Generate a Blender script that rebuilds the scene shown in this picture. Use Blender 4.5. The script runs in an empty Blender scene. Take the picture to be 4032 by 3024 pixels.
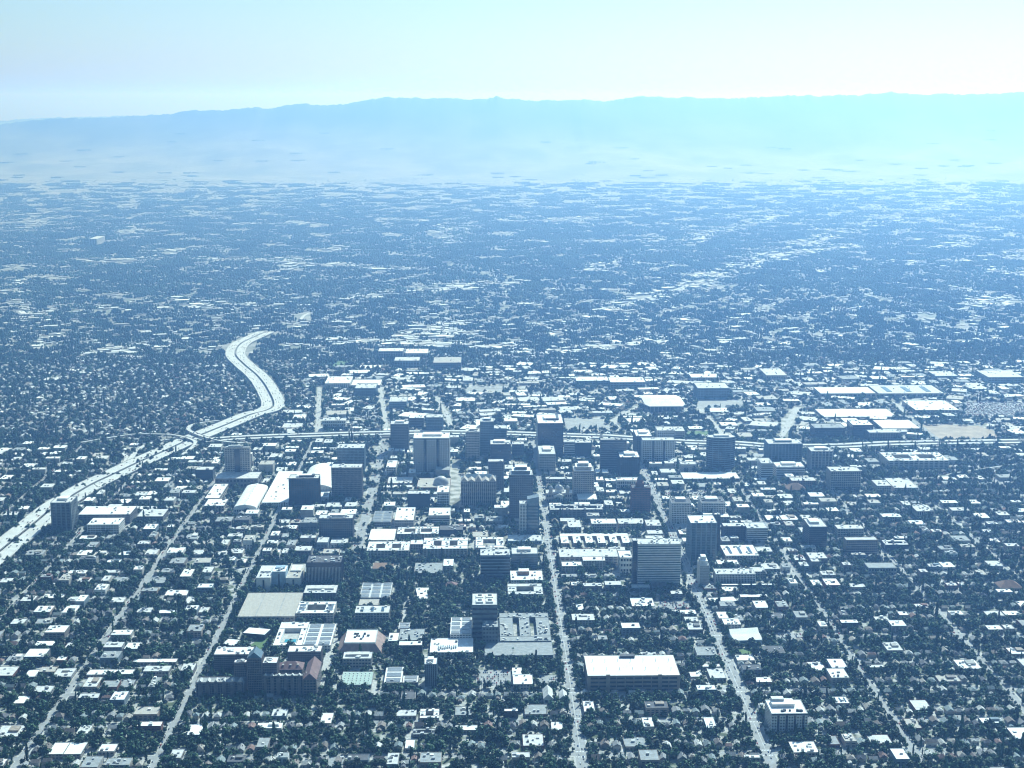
import bpy, math, random
import numpy as np
from mathutils import noise, Vector
R = math.radians
sc = bpy.context.scene
C = sc.collection.objects

# ------------------------------------------------------------------ camera
# world axes follow the street grid: +Y runs up the avenues, +X to the right; metres
CAM_H = 890.0
cam_data = bpy.data.cameras.new('camera')
cam = bpy.data.objects.new('camera', cam_data)
C.link(cam)
cam.location = (0, 0, CAM_H)
cam.rotation_euler = (R(90 - 10.8), 0, R(-1.15))
cam_data.sensor_width = 36
cam_data.lens = 52.4
cam_data.clip_start = 5
cam_data.clip_end = 120000
sc.camera = cam

# ------------------------------------------------------------------ sky, sun, exposure
SUN_EL, SUN_AZ = 41.0, 23.0
world = bpy.data.worlds.new('World')
sc.world = world
world.use_nodes = True
wn = world.node_tree
sky = wn.nodes.new('ShaderNodeTexSky')
sky.sky_type = 'NISHITA'
sky.sun_disc = False
sky.sun_elevation = R(SUN_EL)
sky.sun_rotation = R(SUN_AZ)
sky.altitude = 100
sky.air_density = 1.0
sky.dust_density = 1.0
sky.ozone_density = 1.0
wn.links.new(sky.outputs[0], wn.nodes['Background'].inputs[0])
wn.nodes['Background'].inputs[1].default_value = 0.06
sun_data = bpy.data.lights.new('sun', 'SUN')
sun = bpy.data.objects.new('sun', sun_data)
C.link(sun)
sun_data.energy = 5.0
sun_data.angle = R(0.53)
sun_data.color = (1.0, 0.96, 0.9)
sun.rotation_euler = (R(90 - SUN_EL), 0, R(180 - SUN_AZ))
vs = sc.view_settings
vs.view_transform = 'Standard'
vs.look = 'None'
vs.gamma = 1.0
vs.use_curve_mapping = False
vs.exposure = 0.58
vs.use_white_balance = True          # the photograph's cool white balance
vs.white_balance_temperature = 4900
vs.white_balance_tint = -6
sc.cycles.volume_bounces = 0
sc.cycles.max_bounces = 5
sc.cycles.filter_width = 1.1

# ------------------------------------------------------------------ materials
MATS = {}
def mat(key, col, rough=0.85, var=0.25, scale=0.15, spec=0.3, metal=0.0, rnd=0.0, col2=None, scale2=None):
    """Procedural surface: base colour broken up by world-space noise, with an optional second colour in patches."""
    m = bpy.data.materials.new(key)
    m.use_nodes = True
    t = m.node_tree
    b = t.nodes['Principled BSDF']
    b.inputs['Roughness'].default_value = rough
    b.inputs['Specular IOR Level'].default_value = spec
    b.inputs['Metallic'].default_value = metal
    geo = t.nodes.new('ShaderNodeNewGeometry')
    nz = t.nodes.new('ShaderNodeTexNoise')
    nz.inputs['Scale'].default_value = scale
    nz.inputs['Detail'].default_value = 4
    t.links.new(geo.outputs['Position'], nz.inputs['Vector'])
    mp = t.nodes.new('ShaderNodeMapRange')
    mp.inputs[1].default_value = 0.3
    mp.inputs[2].default_value = 0.7
    mp.inputs[3].default_value = 1 - var
    mp.inputs[4].default_value = 1 + var
    t.links.new(nz.outputs['Fac'], mp.inputs[0])
    base = t.nodes.new('ShaderNodeRGB')
    base.outputs[0].default_value = (*col, 1)
    src = base.outputs[0]
    if col2:
        n2 = t.nodes.new('ShaderNodeTexNoise')
        n2.inputs['Scale'].default_value = scale2 or scale * 0.3
        n2.inputs['Detail'].default_value = 6
        t.links.new(geo.outputs['Position'], n2.inputs['Vector'])
        cr = t.nodes.new('ShaderNodeMapRange')
        cr.inputs[1].default_value = 0.45
        cr.inputs[2].default_value = 0.58
        t.links.new(n2.outputs['Fac'], cr.inputs[0])
        mx = t.nodes.new('ShaderNodeMix')
        mx.data_type = 'RGBA'
        t.links.new(cr.outputs[0], mx.inputs[0])
        t.links.new(src, mx.inputs[6])
        mx.inputs[7].default_value = (*col2, 1)
        src = mx.outputs[2]
    val = mp.outputs[0]
    if rnd:
        oi = t.nodes.new('ShaderNodeObjectInfo')
        m2 = t.nodes.new('ShaderNodeMapRange')
        m2.inputs[3].default_value = 1 - rnd
        m2.inputs[4].default_value = 1 + rnd
        t.links.new(oi.outputs['Random'], m2.inputs[0])
        mu = t.nodes.new('ShaderNodeMath')
        mu.operation = 'MULTIPLY'
        t.links.new(val, mu.inputs[0])
        t.links.new(m2.outputs[0], mu.inputs[1])
        val = mu.outputs[0]
    vm = t.nodes.new('ShaderNodeVectorMath')
    vm.operation = 'SCALE'
    t.links.new(src, vm.inputs[0])
    t.links.new(val, vm.inputs['Scale'])
    t.links.new(vm.outputs[0], b.inputs['Base Color'])
    MATS[key] = m
    return m

# walls
mat('stone', (.42, .39, .35)); mat('white', (.68, .67, .65), var=.12); mat('concrete', (.36, .35, .33))
mat('tan', (.33, .28, .23)); mat('taupe', (.20, .18, .17)); mat('brick', (.16, .09, .07)); mat('rust', (.30, .19, .14))
mat('pink', (.33, .24, .21)); mat('brown', (.28, .19, .13)); mat('grey', (.16, .16, .165)); mat('greyblue', (.18, .22, .26))
mat('bluegrey', (.15, .175, .19)); mat('paleblue', (.34, .43, .52)); mat('dark', (.045, .05, .055)); mat('black', (.025, .025, .028), rough=.4)
# glass
mat('gdark', (.015, .02, .026), rough=.15, var=.5, scale=.12, spec=.5); mat('gblue', (.03, .06, .09), rough=.1, var=.6, scale=.1, spec=.6)
# roofs
mat('r_white', (.80, .79, .76), var=.10, scale=.06); mat('r_light', (.58, .57, .55), var=.2); mat('r_grey', (.30, .31, .31), var=.2)
mat('r_tan', (.43, .40, .35), var=.12); mat('r_dark', (.10, .10, .11)); mat('r_red', (.19, .125, .12)); mat('r_brown', (.20, .13, .09))
mat('r_green', (.38, .45, .40), var=.1); mat('r_slate', (.12, .17, .22)); mat('solar', (.10, .12, .15), rough=.3, var=.3, scale=.6, spec=.6)
mat('metal', (.45, .45, .46), rough=.5); mat('water', (.05, .25, .32), rough=.05, spec=.6)
# houses
for k, c in dict(h_grey=(.25, .25, .25), h_brown=(.20, .17, .15), h_tan=(.34, .31, .27), h_dark=(.11, .11, .12), h_pale=(.50, .49, .46), h_red=(.21, .14, .12), h_teal=(.22, .25, .25)).items():
    mat(k, c, var=.3, scale=.5, rnd=.25)
mat('h_wall', (.38, .36, .33), rnd=.35)
# plants
mat('leaf_dark', (.022, .050, .022), rough=.7, var=.5, scale=.25, rnd=.45, col2=(.034, .078, .032), scale2=.12)
mat('leaf_mid', (.045, .10, .042), rough=.7, var=.5, scale=.25, rnd=.5, col2=(.07, .12, .05), scale2=.12)
mat('bark', (.10, .075, .055))
mat('lawn', (.10, .16, .05), var=.25, scale=.05)
# ground
mat('ground', (.30, .29, .26), var=.3, scale=.02, col2=(.18, .19, .15), scale2=.006)
mat('yard', (.42, .41, .38), var=.4, scale=.12, col2=(.07, .09, .045), scale2=.05)
mat('plaza', (.46, .45, .42), var=.3, scale=.08, col2=(.16, .16, .12), scale2=.04)
mat('asphalt', (.31, .31, .305), var=.2, scale=.08)
mat('pavement', (.44, .43, .40), var=.2, scale=.2)
mat('freeway', (.56, .55, .52), var=.12, scale=.05)
mat('barrier', (.30, .30, .29)); mat('paint', (.78, .78, .76)); mat('dirt', (.36, .30, .23), var=.25, scale=.03)
mat('lot', (.33, .33, .32), var=.2, scale=.05)
mat('rail', (.22, .20, .19))

CARC = dict(white=(.75, .75, .74), black=(.02, .02, .02), silver=(.42, .43, .44), red=(.35, .03, .03), blue=(.04, .09, .25), grey=(.13, .13, .14))
for k, c in CARC.items():
    mat('car_' + k, c, rough=.25, var=.05, spec=.6)

# ------------------------------------------------------------------ mesh helpers
CUBE_V = [(-.5, -.5, 0), (.5, -.5, 0), (.5, .5, 0), (-.5, .5, 0), (-.5, -.5, 1), (.5, -.5, 1), (.5, .5, 1), (-.5, .5, 1)]
CUBE_F = [(3, 2, 1, 0), (4, 5, 6, 7), (0, 1, 5, 4), (1, 2, 6, 5), (2, 3, 7, 6), (3, 0, 4, 7)]
UNIT = {}
def unit(m):
    if m not in UNIT:
        me = bpy.data.meshes.new('box_' + m)
        me.from_pydata(CUBE_V, [], CUBE_F)
        me.materials.append(MATS[m])
        UNIT[m] = me
    return UNIT[m]
def put(o, parent=None, loc=(0, 0, 0)):
    C.link(o)
    o.location = loc
    if parent is not None:
        o.parent = parent
    return o
def box(parent, name, m, x, y, z, w, d, h, rz=0.0):
    o = bpy.data.objects.new(name, unit(m))
    put(o, parent, (x, y, z))
    o.scale = (max(w, .02), max(d, .02), max(h, .02))
    if rz:
        o.rotation_euler.z = rz
    return o
def mesh_obj(name, v, f, m, parent=None, loc=(0, 0, 0), kind=None, smooth=False):
    me = bpy.data.meshes.new(name)
    me.from_pydata(v, [], f)
    for k in ([m] if isinstance(m, str) else m):
        me.materials.append(MATS[k])
    if smooth:
        me.polygons.foreach_set('use_smooth', [True] * len(me.polygons))
    o = bpy.data.objects.new(name, me)
    put(o, parent, loc)
    if kind:
        o['kind'] = kind
    return o
def thing(name, label, cat, loc, group=None, rz=0):
    o = bpy.data.objects.new(name, None)
    put(o, None, loc)
    o.rotation_euler.z = rz
    o.empty_display_size = 2
    return tag(o, label, cat, group)
def tag(o, label, cat, group=None):
    o['label'] = label
    o['category'] = cat
    if group:
        o['group'] = group
    return o
def sheet(name, pts, z, m):
    """Flat ground piece from its outline."""
    return mesh_obj(name, [(x, y, z) for x, y in pts], [tuple(range(len(pts)))], m, kind='structure')
def prism_mesh(pts, h, m, name, parent, z):
    n = len(pts)
    v = [(x, y, 0) for x, y in pts] + [(x, y, h) for x, y in pts]
    f = [tuple(range(n - 1, -1, -1)), tuple(range(n, 2 * n))] + [(i, (i + 1) % n, n + (i + 1) % n, n + i) for i in range(n)]
    return mesh_obj(name, v, f, m, parent, (0, 0, z))
def in_view(x, y, margin=60):
    """Inside the wedge of ground the picture shows, with room for a step aside."""
    c, s = math.cos(R(1.15)), math.sin(R(1.15))
    xc, yc = x * c - y * s, x * s + y * c
    return yc > 1780 and abs(xc) < 0.352 * math.hypot(yc, 0) * 1.03 + margin

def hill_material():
    """Dry grass and oak on the foothills, conifer forest above; the low pale haze layer is painted in by height."""
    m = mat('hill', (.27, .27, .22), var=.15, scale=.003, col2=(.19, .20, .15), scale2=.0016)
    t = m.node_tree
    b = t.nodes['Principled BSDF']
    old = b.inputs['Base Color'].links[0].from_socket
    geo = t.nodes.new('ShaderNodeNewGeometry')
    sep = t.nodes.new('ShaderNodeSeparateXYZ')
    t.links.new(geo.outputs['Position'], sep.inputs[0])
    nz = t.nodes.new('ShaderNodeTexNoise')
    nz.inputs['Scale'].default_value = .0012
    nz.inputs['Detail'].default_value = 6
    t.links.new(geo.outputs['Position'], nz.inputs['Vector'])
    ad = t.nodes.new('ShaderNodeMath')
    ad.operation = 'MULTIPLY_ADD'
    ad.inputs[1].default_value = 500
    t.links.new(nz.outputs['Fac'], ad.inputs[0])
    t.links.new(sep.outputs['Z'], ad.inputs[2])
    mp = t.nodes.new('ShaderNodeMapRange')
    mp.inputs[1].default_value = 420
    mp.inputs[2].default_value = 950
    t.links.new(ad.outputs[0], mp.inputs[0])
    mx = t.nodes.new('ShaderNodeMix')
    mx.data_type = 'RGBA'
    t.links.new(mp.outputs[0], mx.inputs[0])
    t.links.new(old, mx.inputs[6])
    mx.inputs[7].default_value = (.025, .035, .022, 1)  # dark crest over pale foothills: valley haze gradient put into the colour
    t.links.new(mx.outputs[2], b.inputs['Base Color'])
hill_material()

# ------------------------------------------------------------------ the place, in metres
AV = {'A': 134.2, 'B': 392.3, 'C': 598.8, 'D': 803.5, 'E': -448.5, 'F': -636.5, 'Gs': -839.7, 'H': -254.7, 'J': -1046.7, 'K': -1253.7, 'L': 1010.5, 'M': 1217.5, 'N': 1424.5}
AVENUES = [(-1253.7, 5.2), (-1046.7, 5.2), (-839.7, 5.2), (-636.5, 5.2), (-448.5, 6), (134.2, 8), (392.3, 9), (598.8, 5.2), (803.5, 5.2), (1010.5, 5.2), (1217.5, 5.2), (1424.5, 5.2)]
CREST = [(-12620, 455), (-8620, 515), (-6688, 559), (-6300, 597), (-5848, 629), (-5076, 654), (-4432, 686), (-3981, 736), (-3467, 755), (-3081, 787), (-2953, 768), (-2567, 831), (-2182, 818), (-1797, 850), (-1539, 894),
 (-1219, 925), (-898, 906), (-514, 913), (-130, 881), (223, 919), (704, 887), (1216, 881), (1344, 906), (1665, 881), (2241, 938), (2626, 906), (2817, 932), (3074, 913), (3587, 900), (4099, 938), (4419, 944), (4867, 938),
 (5123, 950), (5698, 982), (6147, 957), (6403, 976), (6660, 944), (6980, 963), (7503, 994), (9345, 1020), (13345, 1020)]
CREST_FAR = [(-13222, 472), (-9550, 481), (-8629, 535), (-6791, 580), (-5689, 616), (-3120, 670), (13379, 715)]
OPEN = [('industrial_ground', 'plaza', [(-560, 3960), (1750, 3960), (1900, 4900), (-450, 4800)], 0), ('parking_lot', 'lot', [(-11.6, 2175.0), (42.0, 2173.9), (43.3, 2238.8), (-11.9, 2239.9)], 4),
 ('parking_lot', 'lot', [(309.7, 2513.3), (365.7, 2512.1), (373.1, 2566.2), (316.0, 2567.4)], 4), ('parking_lot', 'lot', [(86.1, 2170.5), (115.3, 2169.9), (117.6, 2216.1), (87.8, 2216.7)], 4),
 ('parking_lot', 'lot', [(404.2, 3297.8), (548.8, 3294.9), (555.1, 3334.1), (408.8, 3337.0)], 4), ('parking_lot', 'lot', [(475.4, 2362.3), (538.8, 2361.1), (546.6, 2397.0), (482.2, 2398.3)], 4),
 ('parking_lot', 'lot', [(648.3, 3647.7), (716.8, 3646.3), (727.1, 3700.8), (657.6, 3702.2)], 4), ('parking_lot', 'lot', [(224.3, 3977.7), (357.7, 3998.9), (336.9, 4131.6), (226.6, 4150.9)], 4),
 ('parking_lot', 'lot', [(-82.1, 4510.4), (105.3, 4526.8), (75.7, 4631.1), (-24.2, 4622.5)], 4), ('parking_lot', 'lot', [(630.7, 4275.7), (778.7, 4291.1), (777.7, 4394.7), (651.9, 4397.2)], 4),
 ('parking_lot', 'lot', [(1365.8, 4128.0), (1549.1, 4141.6), (1620.4, 4339.5), (1452.5, 4352.4)], 4),
 ('dirt_lot', 'dirt', [(1219.7, 3839.2), (1377.6, 3851.1), (1396.6, 3962.1), (1377.8, 4010.7), (1290.7, 4037.0), (1221.4, 4030.2)], 4),
 ('lawn', 'lawn', [(-380.3, 2321.5), (-359.6, 2349.8), (-360.3, 2415.2), (-372.6, 2397.3), (-386.4, 2361.9)], 4), ('lawn', 'lawn', [(-92.6, 2531.3), (-48.8, 2530.5), (-49.9, 2592.1), (-94.7, 2593.0)], 0),
 ('lawn', 'lawn', [(414.5, 2302.7), (442.4, 2302.2), (447.0, 2327.8), (418.8, 2328.3)], 4), ('lawn', 'lawn', [(543.2, 3901.2), (607.8, 3899.9), (618.3, 3969.8), (558.5, 3963.1)], 4),
 ('sports_field', 'lawn', [(-561.3, 5029.0), (-467.3, 4990.3), (-463.2, 5115.1), (-535.7, 5160.4), (-565.0, 5104.4)], 4),
 ('footpath', 'pavement', [(-259.7, 2236.9), (-245.7, 2236.6), (-244.9, 2443.8), (-255.7, 2444.0)], 4), ('footpath', 'pavement', [(-141.3, 2454.3), (-134.8, 2454.2), (-137.3, 2573.0), (-143.0, 2573.1)], 4),
 ('footpath', 'pavement', [(-269.8, 2589.5), (-265.2, 2589.4), (-252.1, 2635.2), (-255.5, 2638.9)], 4), ('footpath', 'pavement', [(-170.4, 2133.6), (-161.7, 2133.4), (-166.6, 2203.6), (-175.5, 2203.8)], 4),
 ('plaza_pavement', 'plaza', [(-72.2, 3247.4), (-49.5, 3246.9), (-55.0, 3655.1), (-80.5, 3655.6)], 4), ('plaza_pavement', 'plaza', [(114.2, 3201.3), (136.7, 3200.8), (143.0, 3353.7), (122.9, 3365.6)], 4)]
ROADS = [('freeway',
  [(-990.1, 2729.2), (-983.4, 2879.1), (-979.2, 2972.4), (-974.1, 3060.1), (-967.8, 3199.6), (-950.5, 3323.9), (-933.2, 3416.2), (-907.4, 3506.6), (-873.7, 3627.1), (-835.5, 3744.3), (-800.4, 3863.5), (-764.7, 3962.3),
   (-727.4, 4065.3), (-683.3, 4191.4), (-635.6, 4299.5), (-687.3, 4558.4), (-753.7, 4795.8), (-828.4, 5004.8), (-892.5, 5214.9), (-911.9, 5442.7), (-886.7, 5608.6), (-858.7, 5746.4)],
  32, 5, 'freeway', 1.5, True, True, None, (150, 'left freeway bound for the city')),
 ('freeway',
  [(-952.2, 2727.5), (-945.4, 2877.3), (-941.2, 2970.4), (-936.1, 3058.3), (-930.0, 3196.2), (-912.9, 3317.9), (-896.2, 3407.4), (-870.8, 3496.2), (-837.3, 3616.1), (-799.3, 3733.1), (-764.2, 3851.7), (-728.9, 3949.3),
   (-691.6, 4052.5), (-647.9, 4177.8), (-597.6, 4299.9), (-650.3, 4567.2), (-717.5, 4807.2), (-792.4, 5016.8), (-855.1, 5222.1), (-873.9, 5442.1), (-849.3, 5602.0), (-821.5, 5738.8)],
  32, 5, 'freeway', 1.5, True, True, None, (150, 'left freeway bound away from the city')),
 ('viaduct',
  [(-741.6, 3866.5), (-612.8, 3901.7), (-446.2, 3924.5), (-250.5, 3945.3), (-92.2, 3948.4), (66.1, 3934.3), (218.8, 3908.1), (326.8, 3890.5), (403.4, 3865.9), (534.4, 3823.5), (668.7, 3801.7), (741.4, 3775.6),
   (833.1, 3765.5), (941.0, 3771.8), (1045.2, 3791.5), (1185.5, 3801.9), (1423.4, 3811.9), (1673.2, 3822.4)],
  21, 8, 'freeway', 1.8, True, True, None, (60, 'far deck of the viaduct')),
 ('viaduct',
  [(-733.2, 3835.7), (-606.6, 3870.3), (-442.4, 3892.7), (-248.3, 3913.3), (-93.4, 3916.4), (61.9, 3902.5), (213.6, 3876.5), (319.6, 3859.3), (393.6, 3835.5), (526.8, 3792.3), (661.5, 3770.5), (734.6, 3744.4),
   (832.5, 3733.5), (944.8, 3740.0), (1049.2, 3759.7), (1187.3, 3769.9), (1424.8, 3779.9), (1674.6, 3790.4)],
  21, 8, 'freeway', 1.8, True, True, None, (60, 'near deck of the viaduct')),
 ('freeway_ramp', [(-530.6, 3798.6), (-660.0, 3823.1), (-727.6, 3869.1), (-773.4, 3926.3), (-799.4, 3973.7), (-804.3, 4029.9), (-784.8, 4070.5), (-739.3, 4111.3)], 12, 9, 'freeway', 1.2, True, True, [7, 10, 10, 8, 5],
  (8, 'upper loop ramp')),
 ('freeway_ramp', [(-1147.9, 3813.9), (-1067.3, 3831.3), (-982.4, 3889.3), (-921.0, 3913.9), (-834.9, 3904.5), (-777.0, 3865.6), (-750.5, 3813.2), (-761.2, 3700.0)], 12, 9, 'freeway', 1.2, True, True,
  [3, 7, 11, 11, 8, 5], (8, 'wide curved ramp')),
 ('freeway_ramp', [(-883.2, 3626.2), (-889.0, 3741.6), (-881.4, 3824.2), (-852.5, 3875.3), (-815.9, 3892.6)], 14, 3, 'freeway', 1, True, False, [4, 2, 2, 3], (5, 'short left ramp')),
 ('freeway_ramp', [(-954.0, 3756.9), (-916.5, 3721.3), (-896.6, 3670.4), (-889.7, 3580.8), (-903.7, 3511.8)], 12, 3, 'freeway', 1, True, False, [1, 2, 4], (4, 'lower hook ramp')),
 ('street', [(-1217.3, 3891.1), (-1087.8, 3906.6), (-1005.6, 3914.0)], 10, 0.3, 'asphalt', 0, False, False, None, None),
 ('street', [(-1156.6, 3842.6), (-993.6, 3824.7), (-891.9, 3782.5)], 9, 0.3, 'asphalt', 0, False, False, None, None),
 ('street', [(-513.7, 4621.8), (-484.0, 4325.6), (-453.4, 4007.2), (-449.6, 3967.4)], 13, 0.3, 'pavement', 0, False, False, None, (10, 'straight street above the viaduct')),
 ('street', [(-328.0, 4639.2), (-300.3, 4397.1), (-264.8, 4011.4)], 12, 0.3, 'pavement', 0, False, False, None, (8, 'second street above the viaduct')),
 ('street', [(-143.2, 4471.7), (-128.4, 4355.8), (-102.2, 4192.2), (-87.9, 4023.9)], 13, 0.3, 'pavement', 0, False, False, None, (8, 'bending street above the viaduct')),
 ('street', [(472.3, 4325.0), (399.0, 4182.1), (374.8, 4113.8), (375.1, 3998.6), (389.9, 3935.1)], 12, 0.3, 'pavement', 0, False, False, None, None),
 ('street', [(620.0, 4252.3), (642.7, 4108.5), (645.2, 4009.2), (648.8, 3922.2)], 14, 0.3, 'pavement', 0, False, False, None, None),
 ('street', [(933.0, 4288.0), (890.5, 4172.2), (838.6, 4005.3), (795.0, 3873.3)], 17, 0.3, 'pavement', 0, False, False, None, (14, 'broad street right of the river park')),
 ('street', [(1159.2, 4396.7), (1210.1, 4386.0), (1232.4, 4300.4), (1207.4, 4183.4)], 12, 0.3, 'pavement', 0, False, False, None, None),
 ('street', [(1238.7, 4309.6), (1297.8, 4384.2), (1369.4, 4431.5)], 12, 0.3, 'pavement', 0, False, False, None, None),
 ('street', [(1215.8, 4148.3), (1211.9, 3997.9), (1216.4, 3839.3)], 12, 0.3, 'asphalt', 0, False, False, None, None),
 ('railway', [(-125.2, 4677.9), (80.3, 4641.6), (238.7, 4602.5), (394.3, 4557.8)], 6, 0.3, 'rail', 0, False, False, None, None),
 ('railway', [(-124.4, 4643.6), (79.7, 4607.8), (237.0, 4569.2), (391.5, 4525.1)], 6, 0.3, 'pavement', 0, False, False, None, None),
 ('railway', [(-123.6, 4614.0), (79.2, 4578.6), (235.6, 4540.5), (389.1, 4496.9)], 6, 0.3, 'rail', 0, False, False, None, None),
 ('overpass', [(1113.2, 3451.1), (1148.3, 3475.1), (1246.1, 3523.5), (1341.8, 3566.8)], 9, 5, 'freeway', 1.2, True, True, None, None),
 ('street', [(-254.7, 2895.0), (-254.7, 3100.0), (-256.7, 3400.0), (-258.7, 3860.0)], 20, 0.36, 'asphalt', 0, False, False, None, (40, 'wide avenue')),
 ('far_road', [(-748.5, 6103.6), (-745.1, 6238.3), (-704.7, 6407.1)], 13, 0.4, 'freeway', 0, False, False, None, None),
 ('far_road', [(536.8, 6382.1), (925.4, 7063.6), (1600.5, 8418.8), (2288.1, 9801.1), (2942.3, 11000.3), (4432.1, 13589.1)], 13, 0.4, 'freeway', 0, False, False, None, None),
 ('far_road', [(1284.2, 9400.3), (1663.9, 10310.2), (2442.1, 11929.2)], 13, 0.4, 'freeway', 0, False, False, None, None),
 ('far_road', [(651.4, 8078.0), (798.2, 8434.9), (869.5, 8359.0), (825.1, 8097.6), (670.9, 8009.3)], 13, 0.4, 'freeway', 0, False, False, None, None),
 ('far_road', [(-1421.5, 8116.5), (-1217.1, 7476.3), (-897.1, 6554.1)], 10, 0.4, 'asphalt', 0, False, False, None, None),
 ('far_road', [(2332.8, 8104.3), (2790.0, 8935.7), (3110.7, 9502.9)], 10, 0.4, 'freeway', 0, False, False, None, None),
 ('far_road', [(-307.1, 7101.8), (-67.1, 7322.0), (201.4, 8083.9)], 12, 0.4, 'freeway', 0, False, False, None, None)]
STRIPS = [((536.8, 6382.1), (925.4, 7063.6)), ((925.4, 7063.6), (1600.5, 8418.8)), ((1600.5, 8418.8), (2288.1, 9801.1)), ((2288.1, 9801.1), (2942.3, 11000.3)), ((2942.3, 11000.3), (4432.1, 13589.1)),
 ((1284.2, 9400.3), (1663.9, 10310.2)), ((1663.9, 10310.2), (2442.1, 11929.2)), ((372.7, 11051.8), (921.6, 11482.2)), ((-1555.9, 8482.1), (-734.9, 8105.9)), ((-3316.7, 10336.2), (-3244.6, 11565.9)),
 ((-3707.5, 11575.2), (-3372.0, 12299.7)), ((-516.2, 6836.2), (133.9, 7355.3)), ((-539.3, 5502.7), (97.9, 5383.9)), ((94.3, 5183.6), (618.1, 5479.4)), ((1080.1, 7532.2), (1948.5, 8804.4)),
 ((-1035.9, 8108.8), (-758.1, 8072.0)), ((-643.7, 8008.0), (-375.8, 7941.8)), ((-1963.1, 8879.4), (-1642.4, 9181.5)), ((-2218.8, 8424.4), (-1939.8, 8319.3)), ((1703.9, 8587.4), (2252.1, 9183.8)),
 ((2790.0, 8935.7), (3110.7, 9502.9)), ((1378.8, 4799.5), (1750.9, 4701.9))]
PARKS = [([(611.7, 3266.1), (680.7, 3354.4), (828.4, 3328.6), (747.4, 3010.3), (609.0, 2985.2), (596.5, 3181.2)], 1.1), ([(380.6, 3982.5), (403.0, 4147.4), (619.2, 4195.2), (641.7, 4009.3), (551.6, 3963.2)], 1.3),
 ([(-567.1, 3599.3), (-360.6, 3595.2), (-371.4, 3709.0), (-584.1, 3713.3)], 1.3), ([(1009.3, 3406.3), (1204.9, 3450.5), (1282.3, 3400.8), (1202.6, 3179.4), (1018.5, 3236.2)], 1.3),
 ([(-1308.7, 3969.2), (-996.9, 3947.5), (-950.5, 3755.4), (-898.7, 3672.0), (-929.9, 3542.8), (-1091.0, 3571.3), (-1225.6, 3705.6)], 0.95),
 ([(1212.0, 4046.9), (1443.6, 4058.8), (1512.8, 4040.8), (1536.8, 4107.5), (1253.4, 4165.0)], 1.4), ([(-559.5, 5795.2), (-386.2, 5572.2), (-397.0, 5454.0), (-529.4, 5575.1)], 1.3),
 ([(-572.5, 3612.5), (-504.2, 3598.1), (-524.0, 3746.8), (-578.1, 3692.6)], 1.2)]
PALMS = [(-16.3, 2140.2), (-8.6, 2142.5), (-3.8, 2149.8), (-32.8, 2150.4), (-49.9, 2136.0), (-35.6, 2216.6), (-25.7, 2219.0), (-98.1, 2466.1), (-89.8, 2478.8), (-78.8, 2478.5), (-69.6, 2465.5), (-61.2, 2478.2), (-52.5, 2484.5),
 (-109.4, 2472.7), (-120.9, 2485.8), (92.0, 2057.6), (47.7, 2296.0)]
LOTS = [([(-11.6, 2175.0), (42.0, 2173.9), (43.3, 2238.8), (-11.9, 2239.9)], 'campus car park'), ([(309.7, 2513.3), (365.7, 2512.1), (373.1, 2566.2), (316.0, 2567.4)], 'car park before the civic tower'),
 ([(86.1, 2170.5), (115.3, 2169.9), (117.6, 2216.1), (87.8, 2216.7)], 'shop car park by the central avenue'), ([(404.2, 3297.8), (548.8, 3294.9), (555.1, 3334.1), (408.8, 3337.0)], 'mid-town car park'),
 ([(475.4, 2362.3), (538.8, 2361.1), (546.6, 2397.0), (482.2, 2398.3)], 'right-hand dealer lot'), ([(1365.8, 4128.0), (1549.1, 4141.6), (1620.4, 4339.5), (1452.5, 4352.4)], 'big car park at the right')]
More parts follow.
